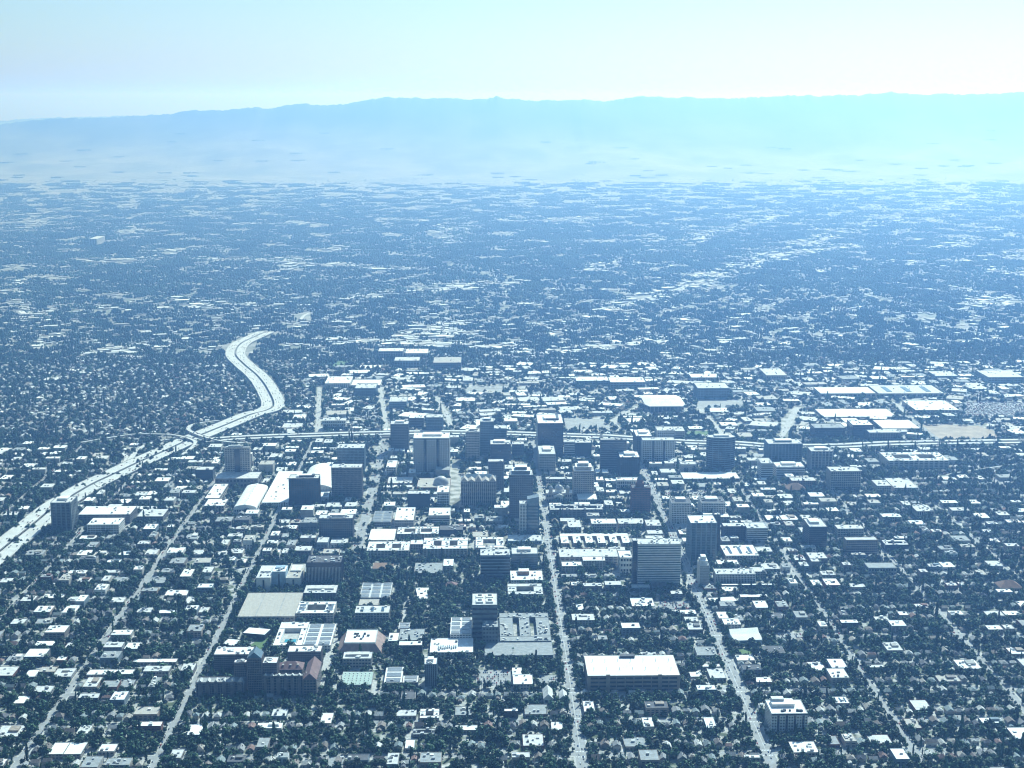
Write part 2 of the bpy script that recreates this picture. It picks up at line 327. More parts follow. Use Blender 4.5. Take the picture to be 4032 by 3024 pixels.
# name, label, kind, floors, band share, piers, wall, glass, roof, extras, x0, x1, y0, depth, height
BUILDINGS = [
    ('glass_tower', 'dark glass residential tower with rounded corners beside the left freeway bend', 't', 18, 0.25, 4, 'bluegrey', 'gdark', 'light', ['pent'], -904.9, -862.7, 3033.8, 53.5, 60.9),
    ('apartment_building', 'L-shaped white-roofed apartment block just right of the freeway-side glass tower', 'f', 5, 0.4, 0, 'grey', 'gdark', 'white', [], -864.2, -753.7, 3089.2, 68.4, 19.6),
    ('apartment_building', 'white-framed four-storey block in front of the freeway-side glass tower', 'f', 4, 0.4, 0, 'white', 'gdark', 'white', ['frame'], -824.7, -758.9, 3011.5, 51.5, 19.7),
    ('office_building', 'low grey block on the tree line right of the white-roofed apartments', 'f', 3, 0.4, 0, 'grey', 'gdark', 'light', [], -741.4, -685.9, 3096.9, 60.2, 12.6),
    ('stone_tower', 'beige stone tower with a dark central glass strip near the freeway interchange', 't', 17, 0.5, 10, 'stone', 'gdark', 'light', ['strip', 'pent'], -612.0, -552.1, 3449.4, 11.7, 80.4),
    ('podium_building', 'wide grey base block at the foot of the beige glass-strip tower', 'f', 2, 0.4, 0, 'grey', 'gdark', 'light', ['bare'], -624.4, -525.7, 3385.4, 63.6, 21.3),
    ('office_building', 'small dark cube block left of the beige glass-strip tower', 'f', 4, 0.4, 0, 'dark', 'gblue', 'light', [], -682.7, -641.6, 3451.8, 31.0, 26.3),
    ('market_building', 'long bright roof left of the white ridged hall', 'f', 2, 0.4, 0, 'concrete', 'gdark', 'white', [], -622.9, -591.0, 3242.9, 127.7, 12.9),
    ('exhibition_hall', 'white ridged barrel-roofed hall among trees left of the convention centre', 'b', 1, 0.4, 0, 'white', 'gdark', 'white', [], -546.6, -496.8, 3167.7, 182.6, 12.9),
    ('market_building', 'white-roofed low block below the bright long roof beside the ridged hall', 'f', 2, 0.4, 0, 'concrete', 'gdark', 'white', [], -614.5, -570.0, 3184.4, 58.1, 11.5),
    ('convention_hall', 'long white terraced convention roof left of the great curved vault', 'f', 2, 0.4, 0, 'white', 'gdark', 'white', [], -491.7, -432.9, 3212.8, 286.5, 10.2),
    ('convention_hall', 'great white curved convention vault rising behind the dark glass hotel', 'v', 2, 0.4, 0, 'white', 'gdark', 'white', ['bare'], -424.5, -343.8, 3261.9, 265.3, 15.4),
    ('hotel_tower', 'dark glass hotel tower in front of the white curved convention vault', 't', 14, 0.3, 12, 'dark', 'gblue', 'light', ['pent'], -432.5, -365.9, 3227.4, 34.1, 61.1),
    ('hotel_tower', 'flat grey slab hotel with fine windows right of the convention vault', 't', 16, 0.55, 22, 'taupe', 'gdark', 'light', [], -343.4, -274.8, 3284.6, 38.1, 70.9),
    ('office_tower', 'pale grey slab tower with white flank behind the fine-windowed hotel', 't', 15, 0.5, 20, 'greyblue', 'gdark', 'light', [], -353.9, -288.3, 3530.7, 47.3, 58.4),
    ('office_tower', 'dark gridded tower left of the big white lattice tower', 't', 17, 0.45, 10, 'grey', 'gdark', 'light', ['pent'], -236.6, -190.7, 3733.6, 41.2, 73.1),
    ('office_tower', 'low dark tower beyond the elevated freeway behind the white lattice tower', 't', 10, 0.45, 10, 'greyblue', 'gdark', 'light', [], -154.2, -108.6, 3961.2, 44.6, 41.5),
    ('lattice_tower', 'big tower wrapped in a white lattice with two recessed window columns', 't', 20, 0.3, 21, 'white', 'gdark', 'white', ['slots', 'pent'], -167.5, -80.5, 3508.0, 62.4, 87.8),
    ('stone_tower', 'pale slender tower right of the lattice tower with white roof', 't', 17, 0.5, 9, 'stone', 'gdark', 'light', ['pent'], -43.3, -8.5, 3641.1, 39.4, 73.1),
    ('office_tower', 'bluish tower with two-step roof behind the pale slender tower', 't', 19, 0.45, 8, 'greyblue', 'gblue', 'light', ['pent'], -7.0, 28.3, 3701.4, 45.9, 85.7),
    ('office_tower', 'shorter ribbed tower attached right of the bluish two-step tower', 't', 12, 0.45, 12, 'greyblue', 'gdark', 'light', [], 26.2, 61.4, 3763.7, 42.6, 53.7),
    ('glass_tower', 'black faceted glass tower behind the gabled hotel', 't', 12, 0.15, 0, 'dark', 'gdark', 'light', ['pent'], 18.7, 70.0, 3613.2, 51.8, 46.9),
    ('office_tower', 'mid-rise dark block right of the black faceted tower', 't', 8, 0.4, 7, 'grey', 'gdark', 'light', [], 74.4, 104.8, 3679.2, 35.5, 31.2),
    ('theatre_building', 'small white block by the wide avenue left of the lattice tower', 'f', 4, 0.4, 0, 'white', 'gdark', 'white', [], -232.5, -208.8, 3485.2, 70.2, 21.9),
    ('museum_building', 'rust-coloured low museum with a pale roof facing the avenue', 'f', 2, 0.4, 0, 'rust', 'gdark', 'light', [], -224.8, -165.5, 3395.1, 62.0, 5.5),
    ('museum_hall', 'rust museum hall with a silver dome below the lattice tower', 'f', 3, 0.4, 0, 'rust', 'gdark', 'tan', ['dome'], -152.6, -76.3, 3336.2, 87.6, 10.5),
    ('office_building', 'white rounded office block below the silver domed museum', 't', 6, 0.4, 5, 'white', 'gdark', 'white', [], -101.8, -75.2, 3200.1, 58.2, 34.7),
    ('office_building', 'dark mid-rise block left of the white rounded office', 't', 7, 0.4, 10, 'dark', 'gblue', 'light', [], -167.0, -118.1, 3201.2, 29.3, 31.3),
    ('gabled_hotel', 'grand hotel with vertical ribs and a row of peaked gables on top', 't', 18, 0.2, 17, 'stone', 'gdark', 'slate', ['gables'], -49.3, 29.3, 3214.3, 54.4, 55.2),
    ('office_tower', 'narrow dark tower directly behind the gabled hotel', 't', 16, 0.4, 8, 'grey', 'gdark', 'light', [], 12.3, 47.8, 3344.6, 27.1, 68.6),
    ('stepped_tower', 'tall dark tower with white stepped crown right of the gabled hotel', 't', 24, 0.35, 12, 'grey', 'gdark', 'white', ['crown'], 57.5, 107.5, 3110.4, 47.9, 96.3),
    ('condo_tower', 'two-part condominium tower with a white gridded left half and wedge top', 't', 20, 0.4, 7, 'white', 'gblue', 'light', ['wedge'], 76.0, 116.2, 3000.1, 24.9, 62.8),
    ('office_building', 'brown-piered mid-rise with bright right flank beside the tree-lined avenue', 't', 9, 0.3, 16, 'grey', 'gblue', 'light', ['pent'], -338.0, -268.0, 2962.6, 32.3, 43.9),
    ('library_tower', 'black cube tower with thin white vertical fins behind the campus', 't', 9, 0.12, 24, 'black', 'gdark', 'dark', ['units', 'fins'], -329.5, -265.0, 2671.7, 47.0, 41.8),
    ('sciences_building', 'white windowless lab wing at the campus edge with slot windows', 'f', 5, 0.4, 0, 'white', 'gdark', 'light', ['slot'], -417.9, -391.4, 2635.2, 74.2, 25.5),
    ('sciences_building', 'pale blue middle lab wing between two white lab wings', 'f', 5, 0.4, 0, 'paleblue', 'gdark', 'white', ['slot'], -391.0, -366.2, 2652.8, 38.1, 31.3),
    ('sciences_building', 'white lab wing with tan roof left of the black finned tower', 'f', 5, 0.4, 0, 'white', 'gdark', 'tan', ['slot'], -365.8, -338.4, 2652.3, 84.1, 19.1),
    ('parking_garage', 'pale flat-roofed garage by the avenue with solar carports above', 'f', 3, 0.5, 0, 'concrete', 'gdark', 'white', ['bare'], -233.7, -180.5, 2920.7, 81.7, 10.1),
    ('office_building', 'white block with a dark front right of the striped solar carport', 'f', 4, 0.4, 0, 'concrete', 'gdark', 'white', [], -186.6, -146.0, 3028.7, 101.8, 20.7),
    ('parking_garage', 'garage with slanted striped solar canopy beside the avenue', 'f', 3, 0.5, 0, 'concrete', 'gdark', 'grey', ['solar'], -235.9, -195.7, 3058.0, 89.0, 8.3),
    ('office_building', 'white banded block with balconies beneath the rounded office', 't', 5, 0.5, 0, 'white', 'gdark', 'white', [], -116.4, -70.7, 3070.0, 63.0, 18.7),
    ('apartment_building', 'long pale apartment block with notched roof below the white banded block', 'c', 4, 0.4, 0, 'stone', 'gdark', 'white', [], -178.2, -92.1, 2968.2, 52.8, 8.9),
    ('apartment_building', 'bright stepped apartment block on the avenue right of the black finned tower', 'c', 5, 0.4, 0, 'stone', 'gdark', 'white', [], -230.2, -146.7, 2831.1, 62.5, 15.6),
    ('apartment_building', 'small stepped apartment wing attached right of the bright avenue apartments', 'f', 4, 0.4, 0, 'stone', 'gdark', 'white', [], -146.3, -120.0, 2880.4, 28.8, 13.2),
    ('apartment_building', 'long pink-courtyard apartment block in the middle of downtown', 'c', 4, 0.4, 0, 'stone', 'gdark', 'white', [], -119.6, -30.9, 2837.1, 76.2, 16.9),
    ('apartment_building', 'dark-walled block with two small roof huts beside the courtyard apartments', 'f', 3, 0.4, 0, 'dark', 'gblue', 'dark', [], -90.5, -41.9, 2985.0, 34.6, 11.7),
    ('apartment_building', 'white-roofed apartment block right of the pink-courtyard block', 'c', 4, 0.4, 0, 'stone', 'gdark', 'white', [], -15.3, 41.7, 2877.4, 73.9, 6.1),
    ('office_building', 'L-shaped dark mid-rise with light banded right half above the campus', 't', 8, 0.4, 0, 'greyblue', 'gdark', 'light', ['units'], -5.6, 50.8, 2689.1, 42.4, 48.3),
    ('office_building', 'pale banded office with stepped roof left of the central avenue', 't', 7, 0.5, 0, 'greyblue', 'gblue', 'light', ['pent'], 54.8, 105.4, 2757.2, 42.9, 29.9),
    ('glass_building', 'blue glass-roofed long block behind the pale banded office', 'f', 3, 0.4, 0, 'paleblue', 'gblue', 'light', [], 50.4, 119.4, 2923.7, 41.3, 5.9),
    ('black_tower', 'tall black glass tower with bright roof standing before the elevated freeway', 't', 16, 0.1, 0, 'black', 'gdark', 'white', ['pent'], 138.9, 204.0, 3677.6, 112.3, 85.9),
    ('stone_tower', 'pale tower with large roof penthouse below the black freeway tower', 't', 10, 0.5, 9, 'stone', 'gdark', 'light', ['pent'], 136.6, 177.1, 3527.3, 90.2, 42.1),
    ('banded_building', 'curved banded office right of the black freeway tower', 't', 8, 0.5, 0, 'white', 'gdark', 'light', [], 206.3, 233.1, 3676.6, 28.6, 37.8),
    ('glass_building', 'mirrored dark office between two banded offices near the freeway', 't', 8, 0.1, 8, 'dark', 'gblue', 'light', [], 233.8, 275.4, 3675.9, 31.4, 35.5),
    ('banded_tower', 'broad grey banded tower in front of the elevated freeway', 't', 16, 0.5, 0, 'grey', 'gdark', 'light', [], 286.7, 350.9, 3536.8, 17.5, 75.1),
    ('dark_tower', 'compact dark tower with cluttered bright roof among the centre blocks', 't', 11, 0.25, 9, 'dark', 'gdark', 'white', ['pent'], 328.7, 376.9, 3473.7, 62.7, 45.9),
    ('office_tower', 'grey tower with bright stepped roof left of the pale gridded twin block', 't', 13, 0.45, 7, 'grey', 'gdark', 'white', ['pent'], 384.6, 424.9, 3639.5, 78.6, 60.1),
    ('gridded_building', 'pale gridded office in two linked halves near the freeway', 't', 11, 0.45, 18, 'white', 'gdark', 'light', ['slots'], 397.2, 477.6, 3605.3, 33.9, 57.5),
    ('office_building', 'banded block behind the pale gridded halves by the freeway', 't', 6, 0.5, 8, 'white', 'gdark', 'light', [], 463.4, 509.1, 3856.9, 51.4, 25.8),
    ('office_building', 'stone block on the river park side behind the gridded halves', 'f', 5, 0.4, 0, 'stone', 'gdark', 'light', [], 510.4, 537.3, 3856.2, 56.1, 24.8),
    ('round_tower', 'round drum-shaped dark glass tower near the river park', 'e', 15, 0.35, 0, 'greyblue', 'gdark', 'light', ['pent'], 549.1, 619.4, 3537.7, 37.7, 78.7),
    ('stepped_tower', 'tower with open white roof frame stepping up in the centre', 't', 13, 0.45, 9, 'stone', 'gdark', 'white', ['crown'], 206.2, 252.6, 3282.1, 48.2, 61.4),
    ('brick_tower', 'dark brick tower with narrow spire block on top beside the side street', 't', 13, 0.55, 12, 'brick', 'gdark', 'dark', ['spire'], 325.5, 366.4, 3150.2, 30.5, 55.7),
    ('arts_building', 'white colonnade block beneath the compact dark tower', 't', 3, 0.3, 12, 'white', 'gdark', 'white', [], 310.1, 362.2, 3344.1, 29.4, 22.7),
    ('domed_church', 'stone cathedral with silver dome and twin belfries in the centre', 'f', 2, 0.5, 0, 'stone', 'gdark', 'light', ['church'], 141.5, 200.5, 3237.1, 33.1, 21.4),
    ('museum_building', 'cream museum with flat roof behind the domed cathedral', 'f', 2, 0.5, 0, 'stone', 'gdark', 'light', [], 148.1, 211.2, 3405.2, 19.1, 11.4),
    ('low_building', 'bright tilted white roof shed below the stepped white-frame tower', 'f', 2, 0.4, 0, 'white', 'gdark', 'white', ['bare'], 213.4, 256.5, 3232.7, 49.1, 8.2),
    ('post_building', 'very long plain white roof beside the river park trees', 'f', 1, 0.4, 0, 'concrete', 'gdark', 'white', ['bare'], 475.3, 610.2, 3421.6, 61.0, 6.2),
    ('office_building', 'low pale block with notched roof left of the drum tower', 'f', 4, 0.4, 0, 'white', 'gdark', 'light', [], 456.3, 489.8, 3552.7, 32.8, 16.0),
    ('office_building', 'twin low block with white bands beneath the drum tower', 't', 4, 0.5, 0, 'white', 'gdark', 'light', [], 480.2, 518.2, 3507.9, 28.3, 19.9),
    ('gridded_building', 'white gridded cube office left of its shorter sister block', 't', 10, 0.4, 12, 'white', 'gdark', 'dark', ['pent'], 400.6, 442.5, 3054.8, 44.0, 47.9),
    ('gridded_building', 'white gridded sister block behind the twin glass towers', 't', 7, 0.4, 14, 'white', 'gdark', 'dark', ['pent'], 472.1, 524.0, 3107.0, 52.2, 33.1),
    ('glass_tower', 'tall front glass tower with slanted white roof right of the banded city block', 't', 23, 0.16, 5, 'greyblue', 'gblue', 'white', [], 405.5, 457.8, 2802.2, 56.8, 76.4),
    ('glass_tower', 'tall rear twin of the slanted-roof glass tower', 't', 23, 0.14, 5, 'dark', 'gdark', 'white', [], 438.3, 473.2, 2859.4, 14.1, 76.9),
    ('banded_tower', 'broad banded civic tower with dark left slab, largest in the centre right', 't', 18, 0.55, 0, 'white', 'gblue', 'light', ['units'], 286.3, 366.7, 2649.5, 36.4, 80.7),
    ('slab_wing', 'dark narrow slab standing against the left flank of the banded civic tower', 't', 18, 0.2, 0, 'dark', 'gdark', 'light', ['bare'], 276.8, 285.7, 2650.4, 20.2, 86.8),
    ('banded_building', 'white banded office wing right of the twin glass towers', 't', 7, 0.5, 0, 'white', 'gdark', 'light', [], 539.3, 581.7, 2927.3, 44.5, 28.7),
    ('office_building', 'dark wing joined left of the white banded office', 't', 6, 0.3, 9, 'dark', 'gdark', 'light', [], 493.1, 538.9, 2939.8, 27.9, 28.8),
    ('market_hall', 'white ribbed flat-roofed hall below the dark wing', 'f', 2, 0.4, 0, 'stone', 'gdark', 'white', ['skylight'], 475.4, 541.8, 2800.7, 71.8, 10.3),
    ('deco_tower', 'slim white art-deco tower with vertical ribs and stepped top', 't', 12, 0.1, 9, 'white', 'gdark', 'white', ['crown'], 403.0, 420.9, 2655.2, 33.3, 36.9),
    ('medical_building', 'white-ribbed long hospital block right of the slim deco tower', 't', 5, 0.2, 26, 'white', 'gdark', 'light', ['units'], 433.5, 507.9, 2654.0, 33.5, 20.4),
    ('medical_wing', 'rear wing of the ribbed hospital with white roof', 'f', 3, 0.4, 0, 'white', 'gdark', 'white', [], 454.0, 495.0, 2758.7, 27.4, 6.6),
    ('medical_building', 'small pale annex right of the ribbed hospital', 'f', 4, 0.4, 0, 'concrete', 'gdark', 'light', [], 507.3, 534.0, 2690.4, 28.7, 13.2),
    ('apartment_building', 'long pale apartment block with stepped roofs right of the central avenue', 'f', 5, 0.4, 0, 'stone', 'gdark', 'light', [], 148.4, 263.3, 2780.0, 52.9, 16.2),
    ('apartment_building', 'cream front apartment wing with white roof facing the avenue trees', 'f', 4, 0.4, 0, 'stone', 'gdark', 'white', [], 150.9, 190.6, 2738.1, 28.6, 11.1),
    ('apartment_building', 'cream front apartment wing right of its avenue-side twin', 'f', 4, 0.4, 0, 'stone', 'gdark', 'white', [], 192.1, 235.4, 2752.9, 26.7, 17.0),
    ('terrace_building', 'terraced apartments with five dark recessed courts in a row', 'k', 4, 0.4, 0, 'stone', 'gdark', 'white', [], 158.3, 299.2, 2905.0, 69.0, 6.1),
    ('apartment_building', 'small pale block in the row behind the terraced apartments, leftmost', 'f', 3, 0.4, 0, 'stone', 'gdark', 'light', [], 178.1, 205.6, 3002.8, 55.3, 11.0),
    ('apartment_building', 'pale block with a ribbed roof edge behind the terraced apartments, centre', 'f', 3, 0.4, 0, 'stone', 'gdark', 'white', [], 227.2, 280.2, 3009.0, 38.3, 16.5),
    ('apartment_building', 'pale flat block behind the terraced apartments, right of the ribbed-edge block', 'f', 3, 0.4, 0, 'stone', 'gdark', 'light', [], 286.0, 341.0, 3030.3, 40.6, 10.0),
    ('apartment_building', 'narrow block at the right end of the row behind the terraced apartments', 'f', 3, 0.4, 0, 'stone', 'gdark', 'light', [], 344.0, 375.4, 3018.1, 46.1, 8.8),
    ('apartment_building', 'long low block with dotted roof behind the terraces near the central avenue', 'c', 4, 0.4, 0, 'grey', 'gdark', 'light', [], 144.5, 259.3, 3112.9, 43.0, 18.4),
    ('office_building', "plain light block left of the banded civic tower's roof line", 'f', 3, 0.4, 0, 'concrete', 'gdark', 'light', [], 338.6, 370.8, 2949.4, 27.5, 11.6),
    ('low_building', 'narrow white block at the left foot of the banded civic tower', 'f', 3, 0.4, 0, 'white', 'gdark', 'white', [], 260.9, 284.8, 2729.8, 44.6, 30.2),
    ('sports_arena', 'big bright-roofed sports arena beyond the river park', 'a', 2, 0.4, 0, 'greyblue', 'gblue', 'white', [], 472.3, 587.2, 4205.8, 162.6, 18.6),
    ('office_building', 'grey-blue double office block far behind the sports arena', 't', 6, 0.4, 12, 'greyblue', 'gdark', 'light', [], 650.9, 747.6, 4415.6, 92.2, 31.2),
    ('glass_building', 'stepped blue glass office with white roof above the right freeway', 't', 10, 0.3, 10, 'greyblue', 'gblue', 'light', ['pent'], 709.7, 795.8, 3598.9, 53.3, 48.5),
    ('office_building', 'slim white banded block left of the white low banded block', 't', 8, 0.5, 0, 'white', 'gdark', 'light', [], 664.0, 692.1, 3442.8, 54.8, 37.3),
    ('banded_building', 'low white banded block in front of the stepped glass office', 't', 5, 0.5, 0, 'white', 'gdark', 'white', ['pent'], 702.2, 769.6, 3450.2, 46.8, 26.8),
    ('concrete_tower', 'concrete tower with rounded vertical bays right of the stepped glass office', 't', 11, 0.2, 6, 'concrete', 'gdark', 'light', ['pent'], 802.6, 856.4, 3532.7, 47.2, 44.5),
    ('courthouse_building', 'beige tower block with a glazed left half and ribbed front', 't', 8, 0.3, 14, 'stone', 'gdark', 'light', [], 804.3, 874.4, 3330.6, 45.9, 45.2),
    ('apartment_building', 'large courtyard apartment complex with dotted white roof near the freeway', 'c', 5, 0.4, 0, 'stone', 'gdark', 'white', [], 992.0, 1141.0, 3525.5, 87.7, 22.3),
    ('office_building', 'dark low office among trees beyond the right freeway, leftmost of three', 't', 6, 0.4, 0, 'dark', 'gdark', 'grey', [], 883.4, 966.9, 3860.1, 58.3, 30.0),
    ('office_building', 'dark office with pale framed roof beyond the freeway, middle of three', 't', 7, 0.35, 0, 'dark', 'gdark', 'white', [], 989.0, 1044.9, 3874.0, 65.5, 34.5),
    ('office_building', 'dark office with light trim beyond the freeway, rightmost of three', 't', 5, 0.4, 12, 'grey', 'gdark', 'light', [], 1022.1, 1107.0, 3827.4, 46.2, 24.0),
    ('parking_garage', 'white-decked garage beside the bare dirt lot', 'f', 3, 0.4, 0, 'grey', 'gdark', 'white', ['bare'], 1090.6, 1194.0, 3948.2, 111.0, 8.5),
    ('warehouse', 'huge bright white warehouse roof on the industrial strip at the right', 'f', 1, 0.4, 0, 'concrete', 'gdark', 'white', ['bare'], 1026.8, 1195.7, 4422.9, 101.3, 12.5),
    ('warehouse', 'huge pale blue-grey ridged warehouse right of the white one', 'f', 1, 0.4, 0, 'concrete', 'gdark', 'light', ['skylight'], 1203.4, 1403.1, 4419.1, 132.6, 12.5),
    ('warehouse', 'long flat white shop roof above the three dark offices', 'f', 1, 0.4, 0, 'concrete', 'gdark', 'white', ['bare'], 965.7, 1175.4, 4116.8, 110.8, 5.5),
    ('store_building', 'square white store roof with dark dots by the big car park', 'f', 2, 0.4, 0, 'concrete', 'gdark', 'white', ['units'], 1245.1, 1371.6, 4172.6, 141.2, 12.3),
    ('office_building', 'brown block with pale parapets above the park trees', 'f', 4, 0.4, 0, 'brown', 'gdark', 'light', [], 717.5, 775.4, 3347.4, 32.3, 19.1),
    ('church_hall', 'small hip-roofed brown hall beside the park trees', 'h', 1, 0.4, 0, 'stone', 'gdark', 'brown', [], 701.3, 742.8, 3308.2, 38.9, 8.4),
    ('apartment_building', 'pale stepped apartment block beyond the park, left wing', 'f', 4, 0.4, 0, 'stone', 'gdark', 'light', [], 907.5, 940.7, 3309.7, 54.5, 15.9),
    ('apartment_building', 'pale stepped apartment block beyond the park, right wing', 'f', 4, 0.4, 0, 'stone', 'gdark', 'light', [], 947.6, 1002.9, 3308.7, 91.0, 11.1),
    ('dark_tower', 'lone black block tower with pale roof beside the park', 't', 11, 0.3, 0, 'black', 'gdark', 'light', ['pent'], 655.0, 691.3, 2872.7, 62.5, 46.7),
    ('apartment_building', 'cream block with arched roof edge right of the lone black tower', 'f', 4, 0.4, 0, 'stone', 'gdark', 'light', [], 731.2, 786.0, 2950.2, 29.8, 19.8),
    ('gridded_building', 'tan window-grid block in front of the cream arched block', 't', 6, 0.4, 16, 'tan', 'gdark', 'light', ['bare'], 721.1, 784.6, 2837.2, 20.9, 29.5),
    ('courtyard_building', 'white-roofed dark courtyard block right of the tan grid block', 'c', 3, 0.4, 0, 'dark', 'gdark', 'white', [], 806.5, 854.1, 2861.0, 31.4, 12.4),
    ('columned_building', 'classical block with tall columns and rooftop clutter beyond the park', 't', 2, 0.1, 8, 'stone', 'gdark', 'light', ['units'], 935.4, 973.6, 3087.9, 54.1, 16.9),
    ('low_building', 'long white-roofed hall in the clearing beyond the park', 'f', 2, 0.4, 0, 'stone', 'gdark', 'white', [], 857.8, 899.3, 3072.8, 27.8, 9.6),
    ('civic_building', 'low building with bright dotted roof among trees at the right', 'f', 2, 0.4, 0, 'stone', 'gdark', 'light', [], 1022.3, 1061.7, 3119.0, 26.6, 9.7),
    ('dormitory_block', 'long grey dormitory back block with notched white roofline', 't', 9, 0.35, 20, 'taupe', 'gdark', 'white', ['units'], -425.8, -366.5, 2237.0, 34.8, 29.5),
    ('dormitory_tower', 'dark central dormitory tower under a steep gabled roof', 't', 15, 0.3, 8, 'taupe', 'gdark', 'slate', ['gable'], -358.9, -337.1, 2149.4, 26.3, 56.9),
    ('dormitory_tower', 'pale left dormitory tower with cluttered white roof', 't', 12, 0.35, 6, 'taupe', 'gdark', 'white', ['units'], -381.4, -362.6, 2163.6, 12.7, 44.8),
    ('dormitory_tower', 'pale right dormitory tower with cluttered white roof', 't', 12, 0.35, 8, 'taupe', 'gdark', 'white', ['units'], -336.7, -315.0, 2156.4, 26.2, 46.5),
    ('dormitory_block', 'front left dormitory row with stepped bay windows', 't', 6, 0.3, 16, 'taupe', 'gdark', 'grey', ['bays'], -435.8, -363.2, 2140.6, 22.6, 22.3),
    ('dormitory_block', 'front right dormitory row with peaked bay dormers', 't', 7, 0.3, 14, 'taupe', 'gdark', 'grey', ['bays'], -336.6, -274.8, 2143.6, 10.1, 30.5),
    ('dormitory_block', 'red hip-roofed dormitory wing between the towers and the long path', 'h', 6, 0.4, 0, 'taupe', 'gdark', 'red', [], -318.0, -280.5, 2185.8, 28.9, 24.8),
    ('dormitory_block', 'pink gable-roofed dormitory wing at the corner of the long path', 'g', 6, 0.4, 0, 'taupe', 'gdark', 'red', [], -274.0, -253.5, 2140.3, 71.2, 26.4),
    ('events_hall', 'broad tan ribbed flat roof of the great hall by the left avenue', 'f', 2, 0.4, 0, 'stone', 'gdark', 'tan', ['ribs'], -424.5, -325.4, 2459.0, 127.4, 13.3),
    ('low_building', 'slanted narrow white roof shed by the pool lawn', 'f', 1, 0.4, 0, 'dark', 'gdark', 'white', ['bare', 'rot'], -402.4, -362.2, 2385.5, 29.2, 8.9),
    ('low_building', 'small slanted white roof left of the pool lawn shed', 'f', 1, 0.4, 0, 'dark', 'gdark', 'white', ['bare', 'rot'], -430.3, -406.4, 2344.0, 29.3, 4.8),
    ('apartment_building', 'grey flat-roofed walk-up with dark roof opening by the left avenue', 'f', 3, 0.4, 0, 'grey', 'gdark', 'light', ['hole'], -620.4, -589.9, 2317.5, 24.8, 13.0),
    ('apartment_building', 'white-roofed walk-up right of the grey walk-up with the opening', 'f', 2, 0.4, 0, 'concrete', 'gdark', 'white', [], -589.5, -565.9, 2330.0, 30.1, 5.2),
    ('apartment_building', 'pale flat block with roof opening beside the lower left avenue', 'f', 2, 0.4, 0, 'concrete', 'gdark', 'light', ['hole'], -672.8, -643.3, 2209.4, 35.7, 6.3),
    ('apartment_building', 'narrow tan-topped walk-up left of the pale block with roof opening', 'f', 2, 0.4, 0, 'tan', 'gdark', 'tan', [], -700.5, -675.2, 2232.3, 22.3, 5.3),
    ('apartment_building', 'small slanted-looking white flat roof left of the tan-topped walk-up', 'f', 2, 0.4, 0, 'concrete', 'gdark', 'white', ['bare'], -718.0, -700.6, 2214.5, 29.9, 4.5),
    ('apartment_building', 'pair of big white flat roofs at the bottom left corner, left one', 'f', 2, 0.4, 0, 'concrete', 'gdark', 'white', ['bare'], -598.9, -578.1, 1926.2, 38.5, 7.0),
    ('apartment_building', 'pair of big white flat roofs at the bottom left corner, right one', 'f', 2, 0.4, 0, 'concrete', 'gdark', 'white', ['bare'], -577.4, -553.5, 1925.7, 39.3, 7.0),
    ('low_building', 'white roof in two steps right of the bottom left roof pair', 'f', 2, 0.4, 0, 'concrete', 'gdark', 'white', [], -533.2, -510.5, 1936.9, 24.6, 5.6),
    ('low_building', 'bright square roof alone near the bottom left street', 'f', 2, 0.4, 0, 'concrete', 'gdark', 'light', [], -430.9, -414.7, 1914.9, 28.2, 5.2),
    ('apartment_building', 'long pale flat block with dark roof hole left of the dormitories', 'f', 2, 0.4, 0, 'concrete', 'gdark', 'light', ['hole'], -532.9, -492.8, 2215.8, 23.8, 11.5),
    ('apartment_building', 'white block shaded by trees left of the pale block with roof hole', 'f', 2, 0.4, 0, 'concrete', 'gdark', 'white', [], -622.5, -583.3, 2220.2, 22.1, 4.8),
    ('apartment_building', 'twin-roofed white block between the shaded block and the holed block', 'f', 2, 0.4, 0, 'concrete', 'gdark', 'white', [], -582.1, -550.0, 2219.4, 20.0, 5.7),
    ('low_building', 'very long narrow white roof left of the dormitories', 'f', 1, 0.4, 0, 'concrete', 'gdark', 'white', ['bare'], -562.0, -492.6, 2271.8, 15.9, 4.5),
    ('low_building', 'white low roof at the left above the left houses', 'f', 1, 0.4, 0, 'concrete', 'gdark', 'white', [], -798.1, -760.9, 2589.4, 25.2, 4.5),
    ('apartment_building', 'two-storey white block by the upper left avenue', 'f', 3, 0.4, 0, 'concrete', 'gdark', 'white', [], -568.9, -548.1, 2685.3, 45.9, 12.4),
    ('apartment_building', 'wide white roof pair mid-left of the avenue', 'f', 2, 0.4, 0, 'concrete', 'gdark', 'white', [], -579.1, -538.7, 2596.7, 31.9, 5.5),
    ('apartment_building', 'pale boxy block at the left edge above the houses', 'f', 3, 0.4, 0, 'concrete', 'gdark', 'light', [], -809.6, -786.9, 2442.5, 26.5, 9.1),
    ('apartment_building', 'grey L-topped block near the dormitory corner', 'f', 3, 0.4, 0, 'grey', 'gdark', 'light', [], -477.3, -456.4, 2225.2, 32.1, 8.4),
    ('apartment_building', 'ribbed-front flats by the lower left avenue', 'f', 2, 0.4, 0, 'concrete', 'gdark', 'light', [], -683.5, -656.3, 2143.6, 24.8, 8.1),
    ('low_building', 'slim white roof at far lower left edge', 'f', 2, 0.4, 0, 'concrete', 'gdark', 'white', ['bare'], -701.1, -682.3, 2105.8, 28.7, 6.0),
    ('campus_building', 'dark two-tier block right below the black finned tower', 'f', 4, 0.4, 0, 'grey', 'gdark', 'light', ['pent'], -325.0, -266.2, 2579.6, 44.9, 14.3),
    ('campus_building', 'white courtyard block with solar roof below the dark two-tier block', 'c', 4, 0.4, 0, 'concrete', 'gdark', 'white', ['solar'], -325.3, -259.7, 2466.8, 61.5, 16.1),
